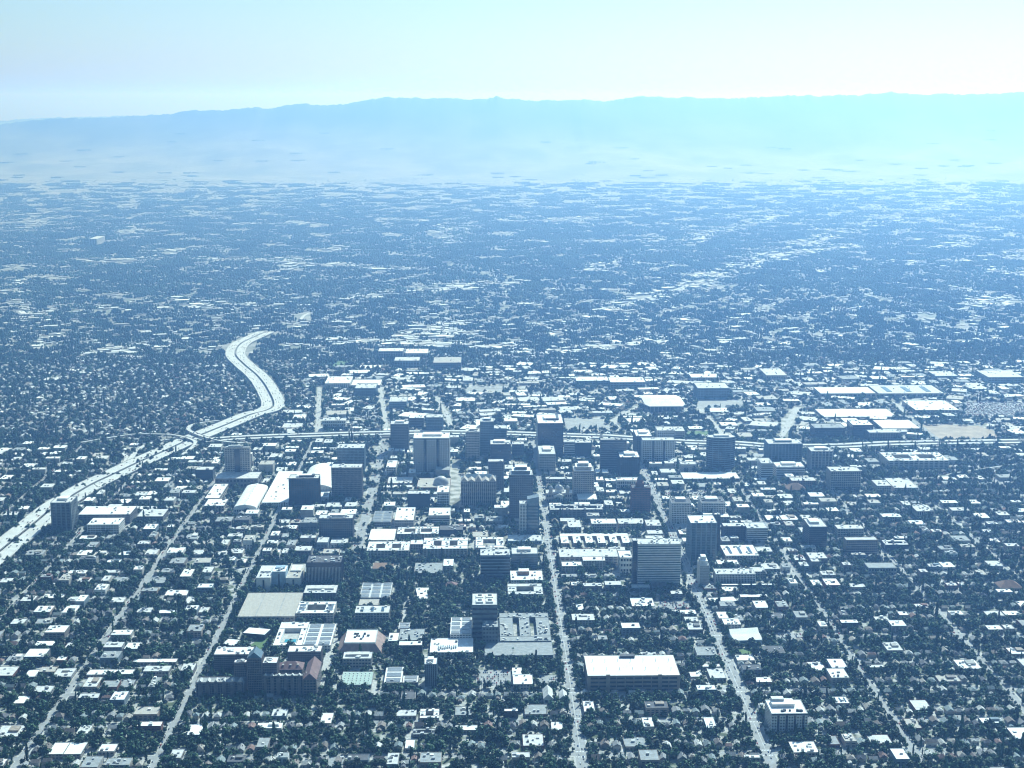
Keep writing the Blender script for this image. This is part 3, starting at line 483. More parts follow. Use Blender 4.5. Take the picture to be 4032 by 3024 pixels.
    ('recreation_centre', 'wide white recreation centre roof covered in grey solar panels', 'f', 3, 0.4, 0, 'white', 'gdark', 'white', ['solar'], -297.5, -251.2, 2330.8, 102.1, 8.8),
    ('recreation_centre', 'white pool wing with open water court left of the solar roof', 'u', 2, 0.4, 0, 'white', 'gdark', 'white', [], -347.1, -299.3, 2337.5, 111.8, 6.6),
    ('dormitory_block', 'grey ribbed dormitory slab in front of the recreation centre', 't', 8, 0.3, 18, 'taupe', 'gdark', 'white', ['units'], -311.0, -258.1, 2248.0, 28.9, 29.2),
    ('arena_building', 'square arena with white top and sloping brown-red sides', 'p', 3, 0.4, 0, 'pink', 'gdark', 'white', [], -239.8, -164.6, 2307.8, 82.0, 15.8),
    ('campus_building', 'long grey three-storey block below the sloping-sided arena', 'f', 3, 0.4, 0, 'concrete', 'gdark', 'light', ['pent'], -224.5, -178.7, 2252.8, 29.3, 15.5),
    ('student_union', 'grey gable-roofed union hall right of the sloping-sided arena', 'f', 3, 0.4, 0, 'grey', 'gdark', 'grey', ['units'], -141.4, -99.4, 2356.6, 55.4, 6.6),
    ('student_union', 'white-fronted lower union wing beside the grey gable hall', 'f', 2, 0.4, 0, 'concrete', 'gdark', 'white', [], -158.4, -141.7, 2351.4, 38.7, 7.7),
    ('student_union', 'dark glazed union entrance block below the grey gable hall', 'f', 3, 0.4, 0, 'dark', 'gdark', 'white', [], -138.2, -100.0, 2305.0, 20.2, 17.3),
    ('campus_theatre', 'small roof tower with louvred cap above the union hall', 'f', 4, 0.4, 0, 'concrete', 'gdark', 'light', ['solar'], -144.9, -125.0, 2412.4, 32.6, 6.2),
    ('campus_building', 'bright white building with angled upper block carrying solar panels', 'f', 4, 0.4, 0, 'white', 'gdark', 'white', ['solar'], -55.8, -20.1, 2362.6, 83.0, 14.4),
    ('campus_building', 'bright white front terrace block with dark rooftop pipes', 'f', 3, 0.4, 0, 'white', 'gdark', 'white', ['pipes'], -87.5, -17.1, 2296.9, 65.3, 8.0),
    ('engineering_tower', 'grey engineering tower with four big roof fans', 't', 7, 0.5, 0, 'bluegrey', 'gdark', 'light', ['fans'], -18.8, 23.4, 2377.8, 61.0, 59.6),
    ('engineering_wing', 'lower engineering block with rows of roof machines before its tower', 'f', 5, 0.4, 0, 'bluegrey', 'gdark', 'grey', ['units'], -2.0, 24.7, 2345.2, 32.2, 33.0),
    ('engineering_wing', 'long grey engineering wing reaching the central avenue', 'c', 4, 0.4, 0, 'bluegrey', 'gdark', 'grey', ['units'], 27.4, 112.7, 2346.9, 138.1, 7.7),
    ('engineering_wing', 'flat grey front engineering block with planted edge', 'f', 2, 0.4, 0, 'bluegrey', 'gdark', 'grey', ['bare'], 1.5, 113.2, 2284.7, 60.0, 6.5),
    ('campus_building', 'white block with a dark roof box beside the central avenue', 'f', 4, 0.4, 0, 'white', 'gdark', 'white', ['darkbox'], 51.2, 111.5, 2665.1, 56.2, 8.1),
    ('campus_building', 'grey courtyard block below the white block with dark roof box', 'c', 3, 0.4, 0, 'concrete', 'gdark', 'light', [], 44.5, 108.8, 2586.1, 61.1, 7.2),
    ('campus_building', 'long white solar-roofed hall left of the campus trees', 'f', 3, 0.4, 0, 'concrete', 'gdark', 'light', ['solar'], -224.2, -168.2, 2574.9, 86.8, 6.4),
    ('campus_building', 'tan flat-roofed hall between two solar-roofed halls', 'f', 2, 0.4, 0, 'stone', 'gdark', 'tan', ['bare'], -222.7, -187.4, 2540.3, 34.2, 4.5),
    ('campus_building', 'white-trimmed hall with blue-grey roof strips below the tan hall', 'f', 4, 0.4, 0, 'concrete', 'gdark', 'light', ['skylight'], -222.8, -163.3, 2462.9, 37.3, 17.4),
    ('campus_tower', 'slim grey tower with vertical ribs and square white cap', 't', 12, 0.1, 6, 'greyblue', 'gdark', 'white', ['pent'], -91.1, -72.1, 2173.9, 28.5, 35.6),
    ('campus_building', 'white slatted-roof block left of the slim ribbed tower', 'f', 3, 0.4, 0, 'concrete', 'gdark', 'white', ['solar'], -154.0, -126.0, 2172.5, 65.1, 7.2),
    ('campus_building', 'low slatted-roof wing joined to the white slatted block', 'f', 3, 0.4, 0, 'concrete', 'gdark', 'white', ['solar'], -125.2, -101.1, 2172.0, 29.2, 7.2),
    ('campus_hall', 'pale green flat roof with rows of vents near the dormitories', 'f', 2, 0.4, 0, 'concrete', 'gdark', 'green', ['vents'], -221.2, -173.0, 2171.2, 54.6, 4.5),
    ('low_building', 'white L-shaped shop block by the campus car park', 'f', 2, 0.4, 0, 'concrete', 'gdark', 'white', [], 44.8, 60.4, 2199.8, 38.3, 4.5),
    ('low_building', 'white front part of the shop block by the campus car park', 'f', 2, 0.4, 0, 'concrete', 'gdark', 'white', [], 45.2, 75.9, 2158.5, 40.9, 8.6),
    ('campus_building', 'small white block with notched roof in the campus trees', 'f', 2, 0.4, 0, 'white', 'gdark', 'white', [], -124.7, -100.8, 2572.5, 62.3, 4.5),
    ('campus_building', 'brown-roofed hall among the upper campus trees, left', 'f', 2, 0.4, 0, 'stone', 'gdark', 'brown', ['bare'], -213.1, -173.8, 2750.4, 38.1, 4.5),
    ('campus_building', 'grey hall with roof tower among the upper campus trees', 'f', 3, 0.4, 0, 'stone', 'gdark', 'grey', [], -131.2, -78.1, 2710.0, 65.1, 8.0),
    ('campus_building', 'small white hall at the upper right campus lawn', 'f', 3, 0.4, 0, 'concrete', 'gdark', 'white', [], -77.1, -57.2, 2747.8, 44.1, 10.1),
    ('low_building', 'pink-white pavilion in the middle of the campus lawn', 'h', 1, 0.4, 0, 'pink', 'gdark', 'red', [], -69.3, -47.8, 2638.6, 22.0, 4.9),
    ('apartment_building', 'white flat roof house-block left below the campus road', 'f', 2, 0.4, 0, 'concrete', 'gdark', 'white', [], -237.0, -220.1, 2028.1, 37.4, 4.5),
    ('apartment_building', 'white notched flat block left of the two court blocks', 'f', 2, 0.4, 0, 'concrete', 'gdark', 'light', [], -127.8, -98.8, 2050.4, 22.0, 5.3),
    ('apartment_building', 'white court block with dark opening below the slim ribbed tower', 'c', 2, 0.4, 0, 'concrete', 'gdark', 'white', [], -93.6, -65.4, 2043.0, 33.4, 4.9),
    ('apartment_building', 'grey court block with dark opening near the bottom middle', 'c', 2, 0.4, 0, 'grey', 'gdark', 'grey', [], -101.3, -69.0, 1986.2, 20.3, 4.8),
    ('apartment_building', 'long narrow white flat roof right of the grey court block', 'f', 2, 0.4, 0, 'concrete', 'gdark', 'white', ['bare'], -41.3, -9.2, 2000.0, 17.5, 4.5),
    ('apartment_building', 'white lone flat roof near the bottom middle', 'f', 2, 0.4, 0, 'concrete', 'gdark', 'white', [], -109.9, -96.7, 1940.6, 29.1, 4.5),
    ('apartment_building', 'grey flat block with sunken roof centre right of the white court block', 'f', 2, 0.4, 0, 'grey', 'gdark', 'grey', ['hole'], -42.3, -17.7, 2053.3, 31.4, 4.5),
    ('apartment_building', 'dark-walled white-topped block left of the central avenue houses', 'f', 2, 0.4, 0, 'dark', 'gdark', 'white', [], 29.9, 50.2, 2051.9, 10.1, 10.4),
    ('parking_garage', 'long white-topped parking garage right of the central avenue', 'f', 4, 0.5, 0, 'tan', 'gdark', 'white', ['garage'], 158.5, 300.3, 2147.6, 85.3, 25.6),
    ('apartment_building', 'pale two-storey block with slot opening above the white garage', 'f', 3, 0.4, 0, 'concrete', 'gdark', 'light', ['hole'], 152.8, 191.9, 2438.6, 32.0, 10.3),
    ('store_building', "white flat store roof in front of the civic tower's car park", 'f', 2, 0.4, 0, 'concrete', 'gdark', 'white', ['units'], 264.2, 305.4, 2525.1, 47.9, 4.5),
    ('timber_church', 'pale gabled church with steep front gable beside the central avenue', 'g', 1, 0.4, 0, 'white', 'gdark', 'light', [], 89.5, 103.8, 2101.8, 36.5, 9.0),
    ('timber_church', 'smaller gabled hall of the pale church', 'g', 1, 0.4, 0, 'white', 'gdark', 'light', [], 113.8, 125.1, 2103.7, 25.2, 8.0),
    ('school_building', 'sky-blue angular building with slanted roofs right of the second avenue', 'w', 3, 0.4, 0, 'paleblue', 'gblue', 'white', [], 414.1, 462.3, 2342.5, 43.2, 9.9),
    ('low_building', 'white workshop roof below the green square lawn', 'f', 2, 0.4, 0, 'concrete', 'gdark', 'white', [], 406.9, 435.9, 2258.1, 24.9, 5.4),
    ('apartment_building', 'blue-grey block under the white workshop roof', 'f', 3, 0.4, 0, 'greyblue', 'gdark', 'dark', [], 407.0, 436.4, 2204.8, 22.4, 11.1),
    ('apartment_building', 'cream block with cluttered roof right of the second avenue', 'f', 3, 0.4, 0, 'stone', 'gdark', 'white', ['units'], 409.9, 439.2, 2408.7, 31.5, 11.3),
    ('low_building', 'pale flat shop left of the second avenue', 'f', 2, 0.4, 0, 'concrete', 'gdark', 'light', [], 352.5, 377.7, 2185.2, 42.0, 5.2),
    ('low_building', 'white small shop left of the pale flat shop', 'f', 1, 0.4, 0, 'concrete', 'gdark', 'white', [], 323.0, 341.9, 2193.6, 20.9, 4.5),
    ('low_building', 'narrow white shop roof above the pale flat shop', 'f', 1, 0.4, 0, 'concrete', 'gdark', 'white', ['bare'], 347.3, 376.2, 2235.0, 12.4, 4.5),
    ('low_building', 'white shop with dark rooftop blocks along the second avenue', 'f', 2, 0.4, 0, 'concrete', 'gdark', 'white', ['units'], 331.0, 373.7, 2482.8, 21.7, 4.5),
    ('low_building', 'pale shop roof below the white shop with dark rooftop blocks', 'f', 2, 0.4, 0, 'concrete', 'gdark', 'light', [], 348.7, 372.0, 2444.2, 24.3, 4.5),
    ('low_building', 'white boxy shop at the upper end of the second avenue', 'f', 2, 0.4, 0, 'concrete', 'gdark', 'white', [], 439.1, 468.4, 2599.6, 26.6, 5.6),
    ('low_building', 'long white-edged low building below the ribbed hospital', 'f', 2, 0.4, 0, 'dark', 'gdark', 'white', ['bare'], 441.1, 541.2, 2631.2, 9.0, 6.8),
    ('low_building', 'striped white canopy over the hospital car park', 'f', 1, 0.4, 0, 'concrete', 'gdark', 'white', ['bare'], 464.7, 514.5, 2563.9, 16.1, 6.5),
    ('low_building', 'slanted white canopy left of the striped hospital canopy', 'f', 1, 0.4, 0, 'concrete', 'gdark', 'white', ['bare', 'rotr'], 406.8, 455.5, 2546.5, 24.2, 4.5),
    ('residence_block', 'white six-storey residence with stepped roof at the lower right', 'r', 6, 0.4, 0, 'white', 'gdark', 'white', [], 410.1, 461.9, 1990.7, 50.1, 29.4),
    ('low_building', 'white flat shop with roof dots below the six-storey residence', 'f', 2, 0.4, 0, 'concrete', 'gdark', 'white', ['units'], 426.6, 462.4, 1915.4, 36.2, 5.0),
    ('low_building', 'white building with two dark skylights right of the six-storey residence', 'f', 2, 0.4, 0, 'concrete', 'gdark', 'white', ['skylight'], 522.4, 545.7, 2083.5, 25.4, 5.4),
    ('low_building', 'white flat roof at the bottom right of the second avenue', 'f', 2, 0.4, 0, 'concrete', 'gdark', 'white', [], 354.2, 375.7, 1887.2, 9.9, 11.0),
    ('apartment_building', 'dark-walled white roof right of the school, among the trees', 'f', 2, 0.4, 0, 'dark', 'gdark', 'white', [], 612.4, 642.7, 2416.9, 17.0, 9.8),
    ('low_building', 'pale square roof with hole right among trees', 'f', 1, 0.4, 0, 'concrete', 'gdark', 'light', ['hole'], 679.1, 702.6, 2440.7, 22.4, 4.6),
    ('low_building', 'white long shed right of the third street', 'f', 1, 0.4, 0, 'concrete', 'gdark', 'light', ['bare'], 611.0, 636.4, 2224.4, 12.4, 5.3),
    ('store_building', 'big grey-roofed hall with pale walls in the upper right houses', 'f', 2, 0.4, 0, 'concrete', 'gdark', 'grey', ['bare'], 731.2, 785.7, 2700.8, 33.0, 15.8),
    ('church_hall', 'large brown hip roof at the right edge', 'h', 1, 0.4, 0, 'concrete', 'gdark', 'brown', [], 948.5, 989.1, 2596.4, 34.2, 9.7),
    ('low_building', 'white flat roof with hump at the far right houses, left one', 'f', 2, 0.4, 0, 'concrete', 'gdark', 'white', [], 855.2, 880.8, 2384.5, 21.6, 7.9),
    ('low_building', 'white flat roof at the far right houses, right one', 'f', 2, 0.4, 0, 'concrete', 'gdark', 'light', [], 885.6, 902.7, 2390.0, 20.4, 7.2),
    ('low_building', 'grey-green long roof at the far right edge', 'f', 1, 0.4, 0, 'concrete', 'gdark', 'light', ['bare'], 879.4, 910.3, 2462.2, 26.1, 4.5),
    ('low_building', 'row of white sheds at the far right edge', 'f', 1, 0.4, 0, 'concrete', 'gdark', 'white', [], 912.5, 940.1, 2464.8, 22.9, 4.5),
    ('office_building', 'curved pale far office block beyond the freeway bend', 't', 5, 0.4, 10, 'greyblue', 'gdark', 'light', [], -389.0, -325.5, 4466.2, 78.1, 25.5),
    ('office_building', 'white far slab behind the curved pale office', 'f', 4, 0.4, 0, 'white', 'gdark', 'white', [], -495.2, -416.0, 4599.8, 119.4, 16.1),
    ('warehouse', 'wide white far market roof behind the curved pale office', 'f', 2, 0.4, 0, 'concrete', 'gdark', 'white', ['bare'], -413.1, -321.8, 4608.4, 96.8, 8.1),
    ('office_building', 'dark-banded block above the left end of the viaduct', 'f', 3, 0.4, 0, 'white', 'gdark', 'light', [], -438.9, -376.6, 4006.3, 33.0, 24.8),
    ('office_building', 'glass-fronted low block in the trees left of the low dark tower', 'f', 4, 0.4, 0, 'greyblue', 'gblue', 'light', [], -273.6, -222.7, 4275.1, 75.4, 22.6),
    ('office_building', 'long pale block above the viaduct left of the low dark tower', 'f', 4, 0.4, 0, 'grey', 'gdark', 'white', [], -203.4, -162.6, 4025.9, 38.5, 26.8),
    ('apartment_building', 'large far white apartment complex beyond the rail yard', 't', 5, 0.4, 10, 'stone', 'gdark', 'white', [], -362.6, -276.8, 5125.0, 67.1, 29.0),
    ('apartment_building', 'far pale apartment slab in front of the large far complex', 't', 5, 0.4, 9, 'greyblue', 'gdark', 'light', [], -297.7, -212.6, 4949.8, 75.2, 25.9),
    ('apartment_building', 'far white stepped apartment slab right of the large far complex', 'f', 5, 0.4, 0, 'white', 'gdark', 'white', [], -270.2, -192.6, 5162.1, 94.4, 15.7),
    ('apartment_building', 'far brown-roofed block right of the far pale slab', 'f', 4, 0.4, 0, 'grey', 'gdark', 'tan', [], -165.1, -71.9, 4923.1, 112.3, 23.7),
    ('industrial_building', 'far grey-blue rail-side plant, left of its twin', 'f', 3, 0.4, 0, 'greyblue', 'gdark', 'white', [], 295.6, 399.4, 4621.9, 72.1, 17.1),
    ('industrial_building', 'far grey-blue rail-side plant, right twin', 'f', 3, 0.4, 0, 'greyblue', 'gdark', 'white', [], 399.8, 510.5, 4577.8, 86.5, 20.2),
    ('apartment_building', 'far pale block with dotted roof above the arena', 'f', 4, 0.4, 0, 'stone', 'gdark', 'white', [], 671.6, 762.3, 4700.7, 67.5, 11.6),
    ('apartment_building', 'far V-shaped pale block above the arena car park', 'f', 4, 0.4, 0, 'stone', 'gdark', 'light', [], 912.4, 980.3, 4696.1, 126.1, 18.6),
    ('far_tower', 'far white lone tower in the haze at the left', 't', 12, 0.4, 3, 'white', 'gdark', 'light', ['bare'], -2430.3, -2383.4, 9277.4, 200.0, 43.0),
    ('office_building', 'far blue-grey industrial hall near the right edge, left of the last one', 'f', 2, 0.4, 0, 'greyblue', 'gdark', 'light', [], 1463.5, 1537.0, 4707.0, 86.7, 12.5),
    ('office_building', 'far blue-grey industrial hall at the right edge', 'f', 3, 0.4, 0, 'greyblue', 'gdark', 'light', [], 1611.8, 1726.1, 4638.1, 124.1, 20.5),
]

# ------------------------------------------------------------------ ground and far hills
mesh_obj('ground', [(-60000, -4000, 0), (60000, -4000, 0), (60000, 62000, 0), (-60000, 62000, 0)], [(0, 1, 2, 3)], 'ground', kind='structure')

def slope(h, t, x, y, seed, amp):
    k = min(t, 1.0)
    n = noise.fractal((x / 2600 + seed, y / 2600, 0.0), 0.9, 2.1, 6)
    r = abs(noise.noise((x / 1300 + seed, y / 3600, 3.0)))
    return h * (0.16 * k + 0.84 * k ** 2.6) + amp * (n * 150 - r * 160) * k * (1 - k) * 2.2
HILL_Y = (16600, 21000)
def hill_z(x, y):
    if y < HILL_Y[0]:
        return 0.0
    return max(0.0, slope(float(np.interp(x, [c[0] for c in CREST], [c[1] for c in CREST])), (y - HILL_Y[0]) / (HILL_Y[1] - HILL_Y[0]), x, y, 4.0, 1.0))
def hills(name, crest, y0, y1, seed, m, amp=1.0):
    xs = np.linspace(crest[0][0], crest[-1][0], 1300)
    hs = np.interp(xs, [c[0] for c in crest], [c[1] for c in crest])
    ts = np.concatenate([np.linspace(0, .8, 26), np.linspace(.83, 1.0, 14), np.linspace(1.04, 1.5, 6)])
    v, f = [], []
    for t in ts:
        y = y0 + (y1 - y0) * t
        for x, h in zip(xs, hs):
            z = slope(h, t, x, y, seed, amp)
            if t > .93:
                z += (noise.noise((x / 480, y / 900, 8.0)) * 20 + noise.noise((x / 140, 4.0, 1.0)) * 20) * amp * min(1, (t - .93) / .06)
            if t > .985:
                z += (noise.noise((x / 45, 2.0, 5.0)) * 15 + noise.noise((x / 22, 7.0, 5.0)) * 9) * amp
            if t > 1.0:
                z -= (t - 1) * 500
            v.append((x, y, max(z, -3)))
    n = len(xs)
    for j in range(len(ts) - 1):
        for i in range(n - 1):
            f.append((j * n + i, j * n + i + 1, (j + 1) * n + i + 1, (j + 1) * n + i))
    return mesh_obj(name, v, f, m, kind='structure', smooth=True)
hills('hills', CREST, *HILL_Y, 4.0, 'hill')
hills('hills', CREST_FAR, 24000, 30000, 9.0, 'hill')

# ------------------------------------------------------------------ occupancy of the ground (3 m cells)
GX0, GY0, CELL = -1700, 1750, 3.0
NX, NY = int(3700 / CELL), int(3500 / CELL)
occ = np.zeros((NX, NY), np.uint8)          # 1 building, 2 street or freeway, 4 open ground without trees
def mark(x0, x1, y0, y1, val):
    i0, i1 = max(0, int((x0 - GX0) / CELL)), min(NX, int((x1 - GX0) / CELL) + 1)
    j0, j1 = max(0, int((y0 - GY0) / CELL)), min(NY, int((y1 - GY0) / CELL) + 1)
    if i1 > i0 and j1 > j0:
        occ[i0:i1, j0:j1] |= val
def at(x, y):
    i, j = int((x - GX0) / CELL), int((y - GY0) / CELL)
    return occ[i, j] if 0 <= i < NX and 0 <= j < NY else 0
def free(x0, x1, y0, y1, bits=7):
    i0, i1 = int((x0 - GX0) / CELL), int((x1 - GX0) / CELL) + 1
    j0, j1 = int((y0 - GY0) / CELL), int((y1 - GY0) / CELL) + 1
    if i0 < 0 or j0 < 0 or i1 > NX or j1 > NY:
        return False
    return not (occ[i0:i1, j0:j1] & bits).any()
def mark_poly(pts, val):
    xs = [p[0] for p in pts]; ys = [p[1] for p in pts]
    i0, i1 = max(0, int((min(xs) - GX0) / CELL)), min(NX, int((max(xs) - GX0) / CELL) + 1)
    j0, j1 = max(0, int((min(ys) - GY0) / CELL)), min(NY, int((max(ys) - GY0) / CELL) + 1)
    for i in range(i0, i1):
        X = GX0 + (i + .5) * CELL
        for j in range(j0, j1):
            if inside(X, GY0 + (j + .5) * CELL, pts):
                occ[i, j] |= val
def inside(x, y, pts):
    c = False
    for k in range(len(pts)):
        (xa, ya), (xb, yb) = pts[k - 1], pts[k]
        if (ya > y) != (yb > y) and x < (xb - xa) * (y - ya) / (yb - ya) + xa:
            c = not c
    return c

# ------------------------------------------------------------------ street grid: a road sheet with raised blocks on it
rng = random.Random(7)
GRID_TOP = 3850
def col_streets():
    return AVENUES                          # (x, half width)
ROWS = [2154 + 113.0 * k for k in range(-4, 16)]
xs_l = AVENUES[0][0] - 10; xs_r = AVENUES[-1][0] + 10
sheet('road', [(xs_l, ROWS[0] - 8), (xs_r, ROWS[0] - 8), (xs_r, ROWS[-1] + 8), (xs_l, ROWS[-1] + 8)], .04, 'asphalt')
BLOCKS = []
CAMPUS = (AV['E'] + 6, AV['A'] - 8, ROWS[4] + 5.5, ROWS[10] - 5.5)
for (xa, wa), (xb, wb) in zip(AVENUES[:-1], AVENUES[1:]):
    for r0, r1 in zip(ROWS[:-1], ROWS[1:]):
        x0, x1, y0, y1 = xa + wa, xb - wb, r0 + 5.5, r1 - 5.5
        if y0 < 1760:
            continue
        cx, cy = (x0 + x1) / 2, (y0 + y1) / 2
        if not (in_view(x0, cy, 150) or in_view(x1, cy, 150)):
            continue
        if CAMPUS[0] - 3 < cx < CAMPUS[1] and CAMPUS[2] - 3 < cy < CAMPUS[3]:
            continue
        BLOCKS.append((x0, x1, y0, y1))
BLOCKS.append(CAMPUS)
for x0, x1, y0, y1 in BLOCKS:
    box(None, 'pavement', 'pavement', (x0 + x1) / 2, (y0 + y1) / 2, .05, x1 - x0, y1 - y0, .14)['kind'] = 'structure'
    down = y0 > 2650 and -520 < (x0 + x1) / 2 < 640
    sheet('block_ground', [(x0 + 3, y0 + 3), (x1 - 3, y0 + 3), (x1 - 3, y1 - 3), (x0 + 3, y1 - 3)], .22, 'plaza' if down else 'yard')
for x, w in AVENUES:
    mark(x - w - 1, x + w + 1, ROWS[0], ROWS[-1], 2)
for r in ROWS:
    mark(xs_l, xs_r, r - 6.5, r + 6.5, 2)
mark(CAMPUS[0], CAMPUS[1], CAMPUS[2], CAMPUS[3], 0)
i0, i1 = int((CAMPUS[0] - GX0) / CELL), int((CAMPUS[1] - GX0) / CELL)
j0, j1 = int((CAMPUS[2] - GY0) / CELL), int((CAMPUS[3] - GY0) / CELL)
occ[i0:i1, j0:j1] = 0
# painted lines: a centre line on the wide avenues, zebra crossings where they meet the numbered streets
for key in ('A', 'B'):
    ax = AV[key]
    for k in range(len(ROWS) - 1):
        if ROWS[k] < 1850 or ROWS[k] > 3000:
            continue
        box(None, 'road_marking', 'paint', ax, (ROWS[k] + ROWS[k + 1]) / 2, .045, .35, 90, .012)['kind'] = 'structure'
        for s in (-1, 1):
            for q in range(-3, 4):
                o = box(None, 'zebra_stripe', 'paint', ax + q * 2.1, ROWS[k] + s * 8.3, .045, .9, 3.2, .012)
                o['kind'] = 'structure'

# ------------------------------------------------------------------ open ground: lots, lawns, paths, fields
for name, m, pts, val in OPEN:
    sheet(name, pts, .10 if name == 'industrial_ground' else .26 if name != 'lawn' else .30, m)
    mark_poly(pts, val)

# ------------------------------------------------------------------ freeways, ramps, other roads
def ribbon(name, pts, width, z, m, thick=0.0, barrier=True, pillars=False, val=2, sub=8, zs=None):
    P = []
    n = len(pts)
    for i in range(n - 1):
        p0, p1, p2, p3 = (np.array(pts[max(0, min(n - 1, i + k))]) for k in (-1, 0, 1, 2))
        for s in range(sub):
            t = s / sub
            P.append(.5 * ((2 * p1) + (p2 - p0) * t + (2 * p0 - 5 * p1 + 4 * p2 - p3) * t * t + (3 * p1 - p0 - 3 * p2 + p3) * t ** 3))
    P.append(np.array(pts[-1]))
    P = np.array(P)
    T = np.gradient(P, axis=0)
    T /= np.linalg.norm(T, axis=1)[:, None]
    N = np.stack([-T[:, 1], T[:, 0]], 1)
    Z = np.full(len(P), z) if zs is None else np.interp(np.linspace(0, 1, len(P)), np.linspace(0, 1, len(zs)), zs)
    def strip(nm, a, b, z0, z1, mm, parent):
        v, f = [], []
        for i in range(len(P)):
            for o_, zz in ((a, z0), (b, z0), (b, z1), (a, z1)):
                q = P[i] + N[i] * o_
                v.append((q[0], q[1], Z[i] + zz))
        for i in range(len(P) - 1):
            k = i * 4
            for e in range(4):
                f.append((k + e, k + (e + 1) % 4, k + 4 + (e + 1) % 4, k + 4 + e))
        f.append((0, 3, 2, 1)); k = (len(P) - 1) * 4; f.append((k, k + 1, k + 2, k + 3))
        return mesh_obj(nm, v, f, mm, parent)
    h = width / 2
    if thick:
        deck = strip(name, h, -h, -thick, 0, m, None)
    else:
        deck = strip(name, h, -h, -.05, 0, m, None)
    deck['kind'] = 'structure'
    if barrier:
        for s in (-1, 1):
            strip('barrier', s * (h - .05) + .25, s * (h - .05) - .25, 0, .95, 'barrier', deck)
    if pillars:
        L = np.concatenate([[0], np.cumsum(np.linalg.norm(np.diff(P, axis=0), axis=1))])
        for d in np.arange(15, L[-1], 34):
            i = int(np.searchsorted(L, d)); i = min(i, len(P) - 1)
            if Z[i] > 3:
                box(deck, 'pillar', 'concrete', P[i][0], P[i][1], 0, 2.2, width * .45, Z[i] - thick)
    for i in range(len(P)):
        mark(P[i][0] - h - 2, P[i][0] + h + 2, P[i][1] - h - 2, P[i][1] + h + 2, val)
    seg = np.linalg.norm(np.diff(P, axis=0), axis=1)
    for i in range(len(P) - 1):
        for t in np.arange(0, 1, CELL / max(seg[i], 1e-3)):
            q = P[i] * (1 - t) + P[i + 1] * t
            mark(q[0] - h - 2, q[0] + h + 2, q[1] - h - 2, q[1] + h + 2, val)
    return P, N, Z
LANES = []
for name, pts, width, z, m, thick, barrier, pillars, zs, cars in ROADS:
    P, N, Z = ribbon(name, pts, width, z, m, thick, barrier, pillars, zs=zs)
    if cars:
        LANES.append((P, N, Z, width, cars))

# ------------------------------------------------------------------ buildings
RK = dict(white='r_white', light='r_light', grey='r_grey', tan='r_tan', dark='r_dark', red='r_red', brown='r_brown', green='r_green', slate='r_slate')
def roof_units(root, cx, cy, w, d, z, n, rg, m=None):
    for k in range(n):
        a, b, c = rg.uniform(2, 5), rg.uniform(2, 5), rg.uniform(1.2, 2.8)
        x = cx + rg.uniform(-.5, .5) * max(w - 7, 1)
        y = cy + rg.uniform(-.5, .5) * max(d - 7, 1)
        box(root, 'roof_unit', m or rg.choice(['metal', 'metal', 'r_light', 'r_light', 'r_white', 'grey']), x, y, z + .02, a, b, c)
def flat_roof(root, cx, cy, w, d, h, wall, roof, par=.9):
    r = box(root, 'roof', roof, cx, cy, h, w - .7, d - .7, .25)
    for s in (-1, 1):
        box(root, 'parapet', wall, cx, cy + s * (d / 2 - .2), h, w, .4, par)
        box(root, 'parapet', wall, cx + s * (w / 2 - .2), cy, h, .4, d - .8, par)
    return r
def gable_mesh(w, d, rise, over, along_y):
    """Ridge along y (True) or x; a closed roof solid."""
    a, b = w / 2 + over, d / 2 + over
    if along_y:
        v = [(-a, -b, 0), (a, -b, 0), (a, b, 0), (-a, b, 0), (0, -b, rise), (0, b, rise)]
        f = [(3, 2, 1, 0), (0, 1, 4), (1, 2, 5, 4), (2, 3, 5), (3, 0, 4, 5)]
    else:
        v = [(-a, -b, 0), (a, -b, 0), (a, b, 0), (-a, b, 0), (-a, 0, rise), (a, 0, rise)]
        f = [(3, 2, 1, 0), (0, 1, 5, 4), (1, 2, 5), (2, 3, 4, 5), (3, 0, 4)]
    return v, f
def hip_mesh(w, d, rise, over):
    a, b = w / 2 + over, d / 2 + over
    v = [(-a, -b, 0), (a, -b, 0), (a, b, 0), (-a, b, 0)]
    if w > d:
        k = a - b * .85
        v += [(-k, 0, rise), (k, 0, rise)]
        f = [(3, 2, 1, 0), (0, 1, 5, 4), (1, 2, 5), (2, 3, 4, 5), (3, 0, 4)]
    else:
        k = b - a * .85
        v += [(0, -k, rise), (0, k, rise)]
        f = [(3, 2, 1, 0), (0, 1, 4), (1, 2, 5, 4), (2, 3, 5), (3, 0, 4, 5)]
    return v, f
def dome(root, x, y, z, r, m, name='dome'):
    v, f = [(x, y, z + r)], []
    for j in range(1, 6):
        a = j / 5 * math.pi / 2
        for i in range(16):
            b = i / 16 * 2 * math.pi
            v.append((x + r * math.sin(a) * math.cos(b), y + r * math.sin(a) * math.sin(b), z + r * math.cos(a)))
    for i in range(16):
        f.append((0, 1 + i, 1 + (i + 1) % 16))
        for j in range(4):
            p = 1 + j * 16
            f.append((p + i, p + 16 + i, p + 16 + (i + 1) % 16, p + (i + 1) % 16))
    return mesh_obj(name, v, f, m, root, smooth=True)
